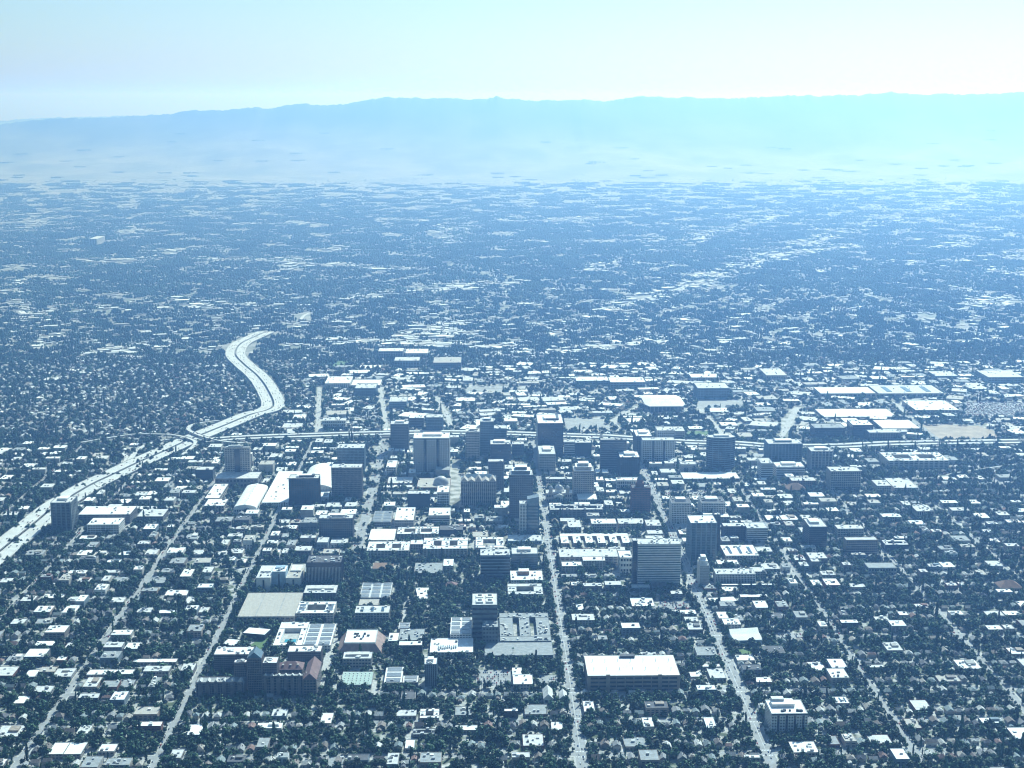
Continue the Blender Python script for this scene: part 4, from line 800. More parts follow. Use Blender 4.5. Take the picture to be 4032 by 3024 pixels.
def windows(root, w, d, h, fl, glass, side, z0=0.0, cx=0, cy=0):
    """Rows of separate windows on the front and the flank turned to the camera."""
    fh = h / fl
    n = max(2, min(12, int(w / 5)))
    for k in range(fl):
        z = z0 + k * fh + fh * .3
        for i in range(n):
            x = cx + (i + .5) / n * (w - 1.5) - (w - 1.5) / 2
            box(root, 'window', glass, x, cy - d / 2 - .02, z, w / n * .62, .25, fh * .45)
        ns = max(2, min(8, int(d / 7)))
        for i in range(ns):
            y = cy + (i + .5) / ns * (d - 1.5) - (d - 1.5) / 2
            box(root, 'window', glass, cx + side * (w / 2 + .02), y, z, .25, d / ns * .6, fh * .45)
def building(name, label, kind, fl, slab, piers, wall, glass, roof, ex, x0, x1, y0, d, h):
    w = x1 - x0
    cx, cy = (x0 + x1) / 2, y0 + d / 2
    rg = random.Random(int(abs(cx) * 7 + cy * 3))
    rz = R(-14) if 'rot' in ex else (R(9) if 'rotr' in ex else 0)
    cat = name.split('_')[-1]
    root = thing(name, label, cat, (cx, cy, .2), rz=rz)
    side = 1 if cx < cy * .02 else -1
    rf = RK[roof]
    mark(x0 - 2, x1 + 2, y0 - 2, y0 + d + 2, 1)
    nun = 0 if 'bare' in ex else max(2, min(9, int(w * d / 260)))
    if 'units' in ex:
        nun = max(8, min(22, int(w * d / 130)))
    fl = max(fl, 1)
    if kind in 'te':
        if kind == 'e':
            pts = lambda o: [((w / 2 + o) * math.cos(a / 28 * 2 * math.pi), (d / 2 + o) * math.sin(a / 28 * 2 * math.pi)) for a in range(28)]
            prism_mesh(pts(0), h, glass, 'glazing', root, 0)
            fh = h / fl
            sm = None
            for k in range(1, fl + 1):
                if sm is None:
                    sm = prism_mesh(pts(.4), fh * slab, wall, 'floor_band', root, k * fh - fh * slab)
                else:
                    o = bpy.data.objects.new('floor_band', sm.data)
                    put(o, root, (0, 0, k * fh - fh * slab))
            for a in range(0, 28, 2):
                p = pts(.2)[a]
                box(root, 'pier', wall, p[0], p[1], 0, .8, .8, h + 1)
            prism_mesh(pts(-.8), .4, rf, 'roof', root, h)
            box(root, 'penthouse', 'r_light', 0, 0, h + .4, w * .5, d * .5, 4)
            roof_units(root, 0, 0, w * .7, d * .7, h + .4, 8, rg)
            return root
        core = box(root, 'glazing', glass, 0, 0, 0, w - .8, d - .8, h)
        fh = h / fl
        for k in range(1, fl + 1):
            inset = 0
            box(root, 'floor_band', wall, 0, 0, k * fh - fh * slab, w - inset, d - inset, fh * slab)
        box(root, 'base_band', wall, 0, 0, 0, w + .1, d + .1, min(1.2, fh * .3))
        if piers:
            pw = w / piers * (.28 if slab > .15 else .42)
            for i in range(piers + 1):
                x = -w / 2 + pw / 2 + i * (w - pw) / piers
                if 'slots' in ex and (abs(i / piers - .33) < .045 or abs(i / piers - .67) < .045):
                    continue
                box(root, 'fin' if 'fins' in ex else 'pier', 'white' if 'fins' in ex else wall, x, -d / 2 + .05, 0, pw * (.6 if 'fins' in ex else 1), .8, h * .8 if 'fins' in ex else h + .6)
            ns = max(3, int(piers * d / w))
            pw2 = d / ns * .28
            for i in range(ns + 1):
                y = -d / 2 + .6 + pw2 / 2 + i * (d - pw2 - 1.2) / ns
                box(root, 'pier', wall, side * (w / 2 - .05), y, 0, .8, pw2, h + .6)
        if 'slots' in ex:
            for t in (-.17, .17):
                box(root, 'window_column', glass, w * t, -d / 2 + .1, 1, w * .055, .9, h - 2)
        if 'strip' in ex:
            box(root, 'glass_strip', 'gdark', 0, -d / 2 + .05, h * .04, w * .22, 1.6, h * .92)
        flat_roof(root, 0, 0, w, d, h, wall, rf, 1.3)
        z = h + .27
        if 'gables' in ex:
            for i in range(5):
                gw = w / 5
                big = 1.7 if i == 2 else (1.3 if i in (0, 4) else .75)
                v, f = gable_mesh(gw * .96, d * .5, gw * .45 * big, .1, True)
                mesh_obj('gable', v, f, [wall], root, (-w / 2 + gw * (i + .5), -d * .24, h + .9))
            v, f = hip_mesh(w * .9, d * .42, 7, 0)
            mesh_obj('hip_roof', v, f, 'r_slate', root, (0, d * .24, h + .9))
        elif 'gable' in ex:
            v, f = gable_mesh(w * .98, d * .96, w * .42, .3, True)
            mesh_obj('gable_roof', v, f, rf, root, (0, 0, h + .95))
        elif 'crown' in ex:
            box(root, 'crown', wall, 0, d * .05, z, w * .78, d * .7, 7)
            box(root, 'crown_roof', 'r_white', 0, d * .05, z + 7, w * .8, d * .72, .6)
            box(root, 'crown', wall, 0, d * .1, z + 7.6, w * .5, d * .45, 6)
            box(root, 'crown_roof', 'r_white', 0, d * .1, z + 13.6, w * .52, d * .47, .5)
            for sx in (-1, 1):
                for i in range(4):
                    box(root, 'crown_post', 'white', sx * w * .44, -d * .44 + i * d * .29, z, .9, .9, 4.5)
        elif 'spire' in ex:
            box(root, 'attic', wall, -w * .05, 0, z, w * .42, d * .5, 9)
            box(root, 'attic', wall, -w * .05, 0, z + 9, w * .28, d * .32, 7)
            v, f = hip_mesh(w * .26, w * .24, 11, .2)
            mesh_obj('spire_roof', v, f, 'r_slate', root, (-w * .05, 0, z + 16))
            roof_units(root, w * .3, 0, w * .35, d * .7, z, 4, rg)
        elif 'wedge' in ex:
            box(root, 'glass_half', 'gblue', w * .2, -d * .02, 0, w * .62, d + .9, h + 1)
            v = [(-w * .3, -d / 2, 0), (w * .3, -d / 2, 0), (w * .3, d / 2, 0), (-w * .3, d / 2, 0), (-w * .3, -d / 2, 9), (w * .3, -d / 2, 14), (w * .3, d / 2, 14), (-w * .3, d / 2, 9)]
            mesh_obj('wedge_top', v, CUBE_F, 'greyblue', root, (w * .2, 0, h + 1.3))
            for k in range(1, fl + 1):
                box(root, 'balcony', 'white', w * .2, -d / 2 - .7, k * fh - fh * .2, w * .5, 1.2, fh * .14)
        elif 'fans' in ex:
            for sx in (-1, 1):
                for sy in (-1, 1):
                    box(root, 'fan_housing', 'r_white', sx * w * .2, sy * d * .2, z, w * .28, d * .26, 3)
                    box(root, 'fan_opening', 'dark', sx * w * .2, sy * d * .2, z + 3, w * .16, d * .14, .3)
        elif 'bays' in ex:
            for i in range(6):
                bw = w / 6
                v, f = gable_mesh(bw * .5, d * .5, bw * .3, .2, True)
                b = box(root, 'bay', wall, -w / 2 + bw * (i + .5), -d / 2 - .8, 0, bw * .46, 2.4, h - 2)
                mesh_obj('bay_roof', v, f, 'r_light', root, (-w / 2 + bw * (i + .5), -d * .22, h + .9))
        if 'pent' in ex:
            box(root, 'penthouse', rg.choice(['r_light', wall, 'white']), rg.uniform(-.1, .1) * w, d * .08, z, w * .5, d * .45, 4.5)
            box(root, 'penthouse_roof', 'r_white', 0, d * .08, z + 4.5, w * .48, d * .43, .3)
            roof_units(root, 0, 0, w, d, z, 6, rg)
        elif not set(ex) & {'gables', 'gable', 'crown', 'fans', 'spire'}:
            roof_units(root, 0, 0, w, d, z, nun, rg)
        return root
    if kind == 'c':                                     # four wings round a court
        t = min(w, d) * (.27 if min(w, d) > 40 else .3)
        wings = [(0, -d / 2 + t / 2, w, t), (0, d / 2 - t / 2, w, t), (-w / 2 + t / 2, 0, t, d - 2 * t - .04), (w / 2 - t / 2, 0, t, d - 2 * t - .04)]
        if w > 2.2 * d or w > 70:
            wings.append((0, 0, t * .8, d - 2 * t - .04))
        for x, y, a, b in wings:
            box(root, 'wall', wall, x, y, 0, a, b, h)
            flat_roof(root, x, y, a - .04, b - .04, h, wall, rf, .7)
            roof_units(root, x, y, a, b, h + .25, max(2, int(a * b / 160)), rg)
        windows(root, w, t, h, fl, glass, side, cy=-d / 2 + t / 2)
        if 'solar' in ex:
            for sx in (-1, 1):
                box(root, 'solar_array', 'solar', sx * (w / 2 - t / 2), 0, h + .5, t * .6, d * .55, .4)
        return root
    if kind == 'k':                                     # terraces: bar with five recessed courts
        n = 6
        box(root, 'wall', wall, 0, d * .36, 0, w, d * .28, h)
        flat_roof(root, 0, d * .36, w - .04, d * .28, h, wall, rf, .7)
        for i in range(n):
            bw = w / (n * 1.45)
            x = -w / 2 + bw / 2 + i * (w - bw) / (n - 1)
            box(root, 'wall', wall, x, -d * .14 - .03, 0, bw, d * .72 - .06, h)
            flat_roof(root, x, -d * .14 - .03, bw - .04, d * .72 - .1, h, wall, rf, .7)
            windows(root, bw, d * .72, h, fl, glass, side, cx=x, cy=-d * .14)
            roof_units(root, x, -d * .1, bw, d * .6, h + .25, 3, rg)
        return root
    if kind == 'p':                                     # frustum: sloping sides, flat top
        a, b = w / 2, d / 2
        ix, iy = w * .16, d * .12
        v = [(-a, -b, 2), (a, -b, 2), (a, b, 2), (-a, b, 2), (-a + ix, -b + iy, h), (a - ix, -b + iy, h), (a - ix, b - iy, h), (-a + ix, b - iy, h)]
        mesh_obj('sloping_side', v, CUBE_F, 'pink', root)
        box(root, 'wall', 'concrete', 0, 0, 0, w - 1, d - 1, 2.2)
        flat_roof(root, 0, 0, w - 2 * ix, d - 2 * iy, h - 1.5, 'white', rf, 4.5)
        box(root, 'roof', 'r_white', 0, 0, h + 1.2, w - 2 * ix - 1, d - 2 * iy - 1, .3)
        roof_units(root, 0, 0, w * .4, d * .4, h + 1.5, 10, rg, 'dark')
        return root
    if kind == 'a':                                     # arena: glazed base, octagonal folded roof
        k = .18
        pts = lambda s: [(-w / 2 * s, -d / 2 * s * (1 - 2 * k)), (-w / 2 * s * (1 - k), -d / 2 * s), (w / 2 * s * (1 - k), -d / 2 * s), (w / 2 * s, -d / 2 * s * (1 - 2 * k)), (w / 2 * s, d / 2 * s * (1 - 2 * k)), (w / 2 * s * (1 - k), d / 2 * s), (-w / 2 * s * (1 - k), d / 2 * s), (-w / 2 * s, d / 2 * s * (1 - 2 * k))]
        prism_mesh(pts(.97), h, 'gblue', 'glazing', root, 0)
        prism_mesh(pts(1.0), 2.2, 'greyblue', 'base_band', root, 0)
        prism_mesh(pts(1.02), 2.0, 'white', 'eaves_band', root, h)
        v = [(x, y, 0) for x, y in pts(1.0)] + [(-w * .3, 0, 9), (w * .3, 0, 9)]
        f = [(0, 1, 8), (1, 2, 9, 8), (2, 3, 9), (3, 4, 9), (4, 5, 9), (5, 6, 8, 9), (6, 7, 8), (7, 0, 8)]
        mesh_obj('roof', v, f, 'r_white', root, (0, 0, h + 2.02))
        for i in range(9):
            box(root, 'column', 'white', -w / 2 * .8 + i * w * .1, -d / 2 * .985, 2.2, .9, .9, h - 2.2)
        return root
    if kind in 'gh':
        box(root, 'wall', wall, 0, 0, 0, w, d, h)
        v, f = gable_mesh(w, d, w * .5, .5, True) if kind == 'g' else hip_mesh(w, d, min(w, d) * .3, .8)
        if kind == 'g':                                  # wall carried up under the gable
            gv, gf = gable_mesh(w - .4, d - .4, w * .5 - .5, 0, True)
            mesh_obj('gable_wall', gv, gf, wall, root, (0, 0, h - .02))
        mesh_obj('roof', v, f, rf, root, (0, 0, h + .02))
        windows(root, w, d, h, fl, glass, side)
        if h > 12:
            for i in range(3):
                box(root, 'dormer', 'stone', -w * .3 + i * w * .3, -d * .22, h, 3, 4, min(w, d) * .2)
        else:
            box(root, 'door', 'dark', 0, -d / 2 - .05, 0, 1.8, .3, 2.6)
        return root
    if kind == 'b':                                     # barrel hall with ribs
        box(root, 'wall', wall, 0, 0, 0, w, d, h * .7)
        n = 12
        v, f = [], []
        for j, y in enumerate((-d / 2, d / 2)):
            for i in range(n + 1):
                a = math.pi * i / n
                v.append((-w / 2 * math.cos(a) * 1.01, y, h * .7 + math.sin(a) ** .8 * 9 + (1.2 if i == n // 2 else 0)))
        for i in range(n):
            f.append((i, i + 1, n + 2 + i, n + 1 + i))
        f.append(tuple(range(n, -1, -1))); f.append(tuple(range(n + 1, 2 * n + 2)))
        mesh_obj('vault_roof', v, f, 'r_white', root)
        for q in range(9):
            box(root, 'ridge_vent', 'metal', 0, -d * .45 + q * d * .112, h * .7 + 10, 1.6, 3, .9)
        windows(root, w, d, h * .7, 1, glass, side)
        return root
    if kind == 'v':                                     # convention hall under a great curved shell
        box(root, 'wall', 'white', 0, -d * .12, 0, w, d * .76, h * .55)
        flat_roof(root, 0, -d * .12, w - .1, d * .76, h * .55, 'white', 'r_white', .8)
        n = 14
        v, f = [], []
        y0_, y1_ = -d * .28, d * .46
        for y, sc_, zz in ((y0_, 1.02, 0), (y1_, .9, 3)):
            for i in range(n + 1):
                a = math.pi * (i / n)
                v.append((-w * .5 * sc_ * math.cos(a), y + (0 if y < 0 else -10 * abs(math.cos(a))), h * .55 + .3 + (h * .95 + zz) * math.sin(a) ** .9))
        for i in range(n):
            f.append((i, i + 1, n + 2 + i, n + 1 + i))
        f.append(tuple(range(n, -1, -1))); f.append(tuple(range(n + 1, 2 * n + 2)))
        mesh_obj('curved_shell', v, f, 'r_white', root, smooth=False)
        for i in range(10):
            box(root, 'mullion', 'metal', -w * .4 + i * w * .089, y0_ - .3, h * .55 + .3, .5, .5, h * .55)
        for i in range(4):
            box(root, 'skylight', 'gblue', -w * .33 + i * w * .22, -d * .4, h * .55 + .27, w * .12, d * .1, .9)
        return root
    if kind == 'u':                                     # U of wings round an open pool
        t = w * .2
        for x, y, a, b in ((0, d * .36, w, d * .28), (-w / 2 + t / 2, -d * .14 - .03, t, d * .72), (w / 2 - t / 2, -d * .14 - .03, t, d * .72), (0, -d * .44, w - 2 * t - .1, d * .12)):
            box(root, 'wall', wall, x, y, 0, a, b, h)
            flat_roof(root, x, y, a - .05, b - .05, h, wall, rf, .8)
            roof_units(root, x, y, a, b, h + .25, 3, rg)
        box(root, 'pool', 'water', 0, -d * .2, 0, w * .4, d * .22, .5)
        box(root, 'pool_deck', 'pavement', 0, -d * .1, 0, w * .58, d * .55, .3)
        windows(root, w, d, h, fl, glass, side)
        return root
    if kind == 'w':                                     # angular school: two slanted roof planes
        box(root, 'wall', wall, 0, 0, 0, w, d, h * .7)
        for s, hh in ((-1, 6), (1, 9)):
            v = [(-w / 2, -d * .24, 0), (w / 2, -d * .24, 0), (w / 2, d * .24, 0), (-w / 2, d * .24, 0), (-w / 2, -d * .24, .6), (w / 2, -d * .24, hh * .35), (w / 2, d * .24, hh * .9), (-w / 2, d * .24, hh * .6)]
            mesh_obj('slanted_roof', v, CUBE_F, 'r_white', root, (0, s * d * .25, h * .7 + .02))
        box(root, 'glass_band', glass, 0, -d / 2 - .05, h * .15, w * .8, .4, h * .4)
        box(root, 'door', 'dark', -w * .3, -d / 2 - .3, 0, 4, .4, 3)
        return root
    if kind == 'r':                                     # six-storey residence, stepped roof
        box(root, 'wall', wall, 0, 0, 0, w, d, h)
        flat_roof(root, 0, 0, w, d, h, wall, rf, 1.1)
        box(root, 'cornice', 'dark', 0, -d / 2 - .4, h - 1.6, w, .9, 2.0)
        n = 13
        for k in range(fl):
            for i in range(n):
                x = (i + .5) / n * w - w / 2
                tall = i in (2, 5, 8, 11)
                box(root, 'window', glass, x, -d / 2 - .02, 1.0 + k * (h - 3) / fl, w / n * (.8 if tall else .5), .25, (h - 3) / fl * (.95 if tall else .5))
            for i in range(7):
                box(root, 'window', glass, side * (w / 2 + .02), -d / 2 + (i + .5) * d / 7, 1.0 + k * (h - 3) / fl, .25, d / 14, (h - 3) / fl * .5)
        box(root, 'upper_storey', wall, w * -.08, d * .18, h + .25, w * .62, d * .4, 4.5)
        box(root, 'upper_roof', 'r_white', w * -.08, d * .18, h + 4.75, w * .64, d * .42, .4)
        box(root, 'upper_storey', wall, w * -.2, d * .3, h + 5.15, w * .34, d * .2, 3.5)
        roof_units(root, w * .1, -d * .3, w * .7, d * .2, h + .25, 9, rg, 'dark')
        return root
    # 'f': flat-roofed block with windows
    box(root, 'wall', wall, 0, 0, 0, w, d, h)
    if 'hole' in ex:
        flat_roof(root, 0, 0, w, d, h, wall, rf, .6)
        box(root, 'light_well', 'dark', 0, d * .1, h + .25, w * .36, d * .22, .5)
    else:
        flat_roof(root, 0, 0, w, d, h, wall, rf, .8)
    z = h + .27
    if 'garage' in ex:
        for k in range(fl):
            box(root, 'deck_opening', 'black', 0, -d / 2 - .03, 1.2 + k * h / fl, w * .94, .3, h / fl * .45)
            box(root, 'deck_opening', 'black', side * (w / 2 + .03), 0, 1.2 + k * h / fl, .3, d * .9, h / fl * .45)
        for i in range(11):
            box(root, 'column', wall, -w / 2 + 4 + i * (w - 8) / 10, -d / 2 - .1, 0, 1.4, .6, h)
        for x in (-w * .28, w * .28):
            box(root, 'stair_tower', wall, x, -d / 2 - 1.6, 0, 6, 3.6, h + 3)
        box(root, 'ramp_house', 'dark', -w * .02, d * .42, z, w * .16, d * .1, 3)
        box(root, 'ramp_roof', 'r_dark', -w * .02, d * .42, z + 3, w * .17, d * .12, .4)
        for i in range(7):
            for j in range(2):
                box(root, 'lamp_post', 'dark', -w * .42 + i * w * .14, -d * .22 + j * d * .4, z, .5, .5, 5)
        return root
    if 'church' in ex:
        box(root, 'portico', 'white', 0, -d / 2 - 3, 0, w * .4, 6, h * .8)
        v, f = gable_mesh(w * .42, 7, 5, .2, True)
        mesh_obj('pediment', v, f, 'white', root, (0, -d / 2 - 3, h * .8))
        for s in (-1, 1):
            box(root, 'belfry', 'stone', s * w * .32, -d / 2 + 4, h, 8, 8, 13)
            dome(root, s * w * .32, -d / 2 + 4, h + 13, 4.2, 'metal')
        prism_mesh([(9 * math.cos(a / 16 * 6.2832), 9 * math.sin(a / 16 * 6.2832)) for a in range(16)], 7, 'white', 'drum', root, h)
        dome(root, 0, 0, h + 7, 9.6, 'metal')
        box(root, 'lantern', 'white', 0, 0, h + 16.3, 2.4, 2.4, 5)
    if 'dome' in ex:
        dome(root, w * .22, -d * .1, z, min(w, d) * .24, 'metal')
    if 'slot' in ex:
        box(root, 'slot_window', glass, 0, -d / 2 - .05, h * .08, w * .12, .4, h * .78)
        box(root, 'penthouse', wall, 0, d * .15, z, w * .7, d * .4, 2.6)
        roof_units(root, 0, -d * .2, w, d * .4, z, 4, rg)
        return root
    if 'frame' in ex:
        for s in (-1, 1):
            box(root, 'frame_wall', 'white', s * (w / 2 - .5), -d / 2 - .6, 0, 1.6, 2.4, h + 1.4)
        box(root, 'frame_beam', 'white', 0, -d / 2 - .6, h + .2, w - 2.8, 2.2, 1.2)
    if 'ribs' in ex:
        for i in range(13):
            box(root, 'roof_rib', 'r_tan', -w / 2 + (i + .5) * w / 13, 0, z, .7, d * .96, .5)
        for i in (4, 9):
            box(root, 'roof_gutter', 'concrete', -w / 2 + i * w / 13, 0, z, 2.2, d * .96, .25)
        for i in range(16):
            box(root, 'column', 'brown', -w / 2 + (i + .5) * w / 16, -d / 2 - .5, 0, 1.2, 1.2, h - 3)
        nun = 0
    if 'solar' in ex:
        nx, ny = max(1, int(w / 16)), max(2, int(d / 20))
        for i in range(nx):
            for j in range(ny):
                box(root, 'solar_array', 'solar', -w / 2 + (i + .5) * w / nx, -d / 2 + (j + .5) * d / ny, z + .35, w / nx * .8, d / ny * .72, .25)
                for s in range(4):
                    box(root, 'panel_gap', 'r_light', -w / 2 + (i + .5) * w / nx, -d / 2 + (j + .5) * d / ny + (s - 1.5) * d / ny * .18, z + .6, w / nx * .8, .7, .06)
        nun = 1
    if 'skylight' in ex:
        for i in range(3):
            box(root, 'skylight', 'gblue', -w * .3 + i * w * .3, 0, z, w * .08, d * .6, .9)
    if 'vents' in ex:
        for i in range(7):
            for j in range(5):
                box(root, 'roof_vent', 'white', -w * .4 + i * w * .13, -d * .36 + j * d * .18, z, 1.5, 1.8, 1.2)
        nun = 0
    if 'pipes' in ex:
        for i in range(9):
            box(root, 'roof_pipe', 'greyblue', -w * .3 + i * w * .05, -d * .2 + (i % 3) * 2, z, 1.6, d * .16, 2.2)
    if 'darkbox' in ex:
        box(root, 'penthouse', 'brown', -w * .08, d * .2, z, w * .34, d * .32, 7)
        box(root, 'penthouse_roof', 'r_white', -w * .08, d * .2, z + 7, w * .33, d * .31, .3)
    if 'pent' in ex:
        box(root, 'penthouse', 'r_light', 0, d * .1, z, w * .8, d * .4, 3)
    windows(root, w, d, h, min(fl, max(1, int(h / 3))), glass, side)
    roof_units(root, 0, 0, w, d, z, nun, rg)
    return root
for b in BUILDINGS:
    building(*b)

# ------------------------------------------------------------------ houses and shops filling the blocks
ORD = ['first', 'second', 'third', 'fourth', 'fifth', 'sixth', 'seventh', 'eighth', 'ninth', 'tenth', 'eleventh', 'twelfth', 'thirteenth', 'fourteenth', 'fifteenth',
       'sixteenth', 'seventeenth', 'eighteenth', 'nineteenth', 'twentieth']
def ordn(k):
    if k < 20:
        return ORD[k]
    t, u_ = divmod(k + 1, 10)
    tens = {2: 'twenty', 3: 'thirty', 4: 'forty', 5: 'fifty', 6: 'sixty', 7: 'seventy', 8: 'eighty', 9: 'ninety'}
    return (tens[t] + '-' + ORD[u_ - 1]) if u_ else tens[t][:-1] + 'ieth'
AVNAME = {'K': 'outermost left street', 'J': 'far left street', 'Gs': 'third left street', 'F': 'second left street', 'E': 'left avenue', 'A': 'central avenue', 'B': 'second avenue', 'C': 'third right street', 'D': 'fourth right street',
          'L': 'fifth right street', 'M': 'sixth right street', 'H': 'wide avenue', 'N': 'seventh right street', 'O': 'eighth right street'}
def column(x, y):
    """Name of the avenue to the left of a point, or 'picture edge'."""
    best = None
    for k, ax in sorted(AV.items(), key=lambda q: q[1]):
        if k == 'H' and y < 2880:
            continue
        if ax < x:
            best = k
    return AVNAME.get(best, 'left picture edge') if best else 'left picture edge'
houses, shops = [], []
def downtown(x, y):
    return (y > 2640 and -520 < x < 640) or (y > 3150 and -700 < x < 760)
for bi, (x0, x1, y0, y1) in enumerate(BLOCKS):
    if (x0, x1, y0, y1) == CAMPUS:
        continue
    for row in (0, 1):
        x = x0 + 5
        while x < x1 - 12:
            yb = y0 + 6 if row == 0 else y1 - 6
            cyy = (y0 + y1) / 2
            pc = .8 if downtown(x, cyy) else (.55 if abs(x - AV['B']) < 48 and y0 > 2000 else (.30 if x < AV['E'] + 5 and y0 > 2150 else .13))
            if y0 > 2900 and x < -650:
                pc = .3
            if x > 640 and y0 > 2700:
                pc = max(pc, .22)
            if rng.random() < pc:
                w, d, h = rng.uniform(13, 36), rng.uniform(16, 40), rng.choice([4.5, 5, 6, 7, 8.5, 10, 12]) + (rng.random() < .12 and downtown(x, cyy)) * 9
                kind = 'shop'
            else:
                w, d, h = rng.uniform(7.5, 13), rng.uniform(8, 16), rng.uniform(3.2, 6.2)
                kind = 'house'
            jy = rng.uniform(0, 4) if kind == 'shop' or rng.random() < .6 else rng.uniform(4, 14)
            ya, yb2 = (yb + jy, yb + jy + d) if row == 0 else (yb - jy - d, yb - jy)
            if x + w < x1 - 4 and free(x - .5, x + w + .5, ya, yb2, 7) and in_view(x + w / 2, ya, 30) and rng.random() < .94:
                (houses if kind == 'house' else shops).append((x + w / 2, (ya + yb2) / 2, w, d, h, row, rng.randrange(10 ** 6)))
                mark(x - .5, x + w + .5, ya, yb2, 1)
                if kind == 'house' and rng.random() < .45:      # a shed or garage in the yard behind
                    gy = yb2 + 6 if row == 0 else ya - 6
                    if free(x, x + 6, gy - 3, gy + 3):
                        houses.append((x + 3, gy, 5.5, 6, 2.6, row, rng.randrange(10 ** 6)))
                        mark(x, x + 6, gy - 3, gy + 3, 1)
            x += w + (rng.uniform(3, 6) if kind == 'house' else rng.uniform(2, 8))
# the district beyond the grid
for k in range(19000):
    x, y = rng.uniform(-1650, 1950), 3880 + (5200 - 3880) * rng.random()
    if not in_view(x, y, 40):
        continue
    big = k < 4000 and -560 < x and y < 5000 or rng.random() < .05
    w, d = (rng.uniform(18, 75), rng.uniform(15, 60)) if big else (rng.uniform(8, 14), rng.uniform(9, 15))
    if free(x - w / 2 - 1, x + w / 2 + 1, y - d / 2 - 1, y + d / 2 + 1):
        (shops if big else houses).append((x, y, w, d, rng.uniform(4, 9) if big else rng.uniform(3, 5.5), 0, rng.randrange(10 ** 6)))
        mark(x - w / 2, x + w / 2, y - d / 2, y + d / 2, 1)
houses.sort(key=lambda q: q[1] - q[5] * 0)
shops.sort(key=lambda q: q[1])
HCOL = [('grey', 'h_grey', 5), ('brown', 'h_brown', 3), ('tan', 'h_tan', 2), ('charcoal', 'h_dark', 3), ('pale', 'h_pale', 3), ('reddish', 'h_red', 1), ('green-grey', 'h_teal', 5)]
HCW = [c for c in HCOL for _ in range(c[2])]
def house_parts(w, d, h, sd, roofm):
    rg = random.Random(sd)
    kind = rg.choice(['gabled', 'gabled', 'hipped', 'cross-gabled'])
    rise = min(w, d) * rg.uniform(.28, .42)
    along = d > w
    if kind == 'hipped':
        rv, rf = hip_mesh(w, d, rise, .5)
        gv, gf = [], []
    else:
        rv, rf = gable_mesh(w, d, rise, .5, along)
        gv, gf = gable_mesh(w - .2, d - .2, rise - .25, 0, along)
    if kind == 'cross-gabled':
        n = len(rv)
        v2, f2 = gable_mesh(w * .5, d * .55, rise * .9, .4, True)
        sx = rg.choice([-1, 1]) * w * .2
        rv = rv + [(a + sx, b - d * .3, c) for a, b, c in v2]
        rf = rf + [tuple(n + i for i in q) for q in f2]
    return kind, rv, rf, gv, gf
LEFTOF = {}
for k, (x, y, w, d, h, row, sd) in enumerate(houses[:300]):
    rg = random.Random(sd)
    cname, cm, _ = rg.choice(HCW)
    kind, rv, rf, gv, gf = house_parts(w, d, h, sd, cm)
    rown = int((y - 1780) / 56.5)
    col = column(x, y)
    key = (rown, col)
    small = w < 6
    LEFTOF.setdefault(key, []).append((x, y))
    houses[k] = (x, y, w, d, h, row, sd, cname, cm, kind, rv, rf, gv, gf, key, small)
for key in LEFTOF:
    LEFTOF[key].sort()
for (x, y, w, d, h, row, sd, cname, cm, kind, rv, rf, gv, gf, key, small) in houses[:300]:
    rg = random.Random(sd + 1)
    o = thing('garden_shed' if small else 'house',
              '%s %s %s, %s right of the %s, %s house row from the bottom' % (cname, kind, 'shed' if small else 'house', ordn(LEFTOF[key].index((x, y))), key[1], ordn(key[0])),
              'shed' if small else 'house', (x, y, .2), 'houses among the front trees', rz=R(rg.uniform(-1.5, 1.5)))
    wv = [(-w / 2, -d / 2, 0), (w / 2, -d / 2, 0), (w / 2, d / 2, 0), (-w / 2, d / 2, 0), (-w / 2, -d / 2, h), (w / 2, -d / 2, h), (w / 2, d / 2, h), (-w / 2, d / 2, h)]
    wf = list(CUBE_F)
    if gv:
        n = len(wv)
        wv = wv + [(a, b, c + h - .01) for a, b, c in gv]
        wf = wf + [tuple(n + i for i in q) for q in gf]
    mesh_obj('wall', wv, wf, 'h_wall', o)
    r = mesh_obj('roof', rv, rf, cm, o, (0, 0, h + .02))
    if not small:
        box(o, 'door', 'brown', rg.uniform(-.3, .3) * w, -d / 2 - .03, 0, 1.0, .12, 2.1)
        for s in (-.28, .28):
            box(o, 'window', 'gdark', s * w, -d / 2 - .03, 1.0, 1.4, .12, 1.3)
        if rg.random() < .5:
            box(r, 'chimney', 'brick', w * .2, d * .15, .3, .8, .8, min(w, d) * .42)
SHOPC = {}
shop_list = shops[:280]
for x, y, w, d, h, row, sd in shop_list:
    SHOPC.setdefault((int((y - 1780) / 113), column(x, y)), []).append((x, y))
for v_ in SHOPC.values():
    v_.sort()
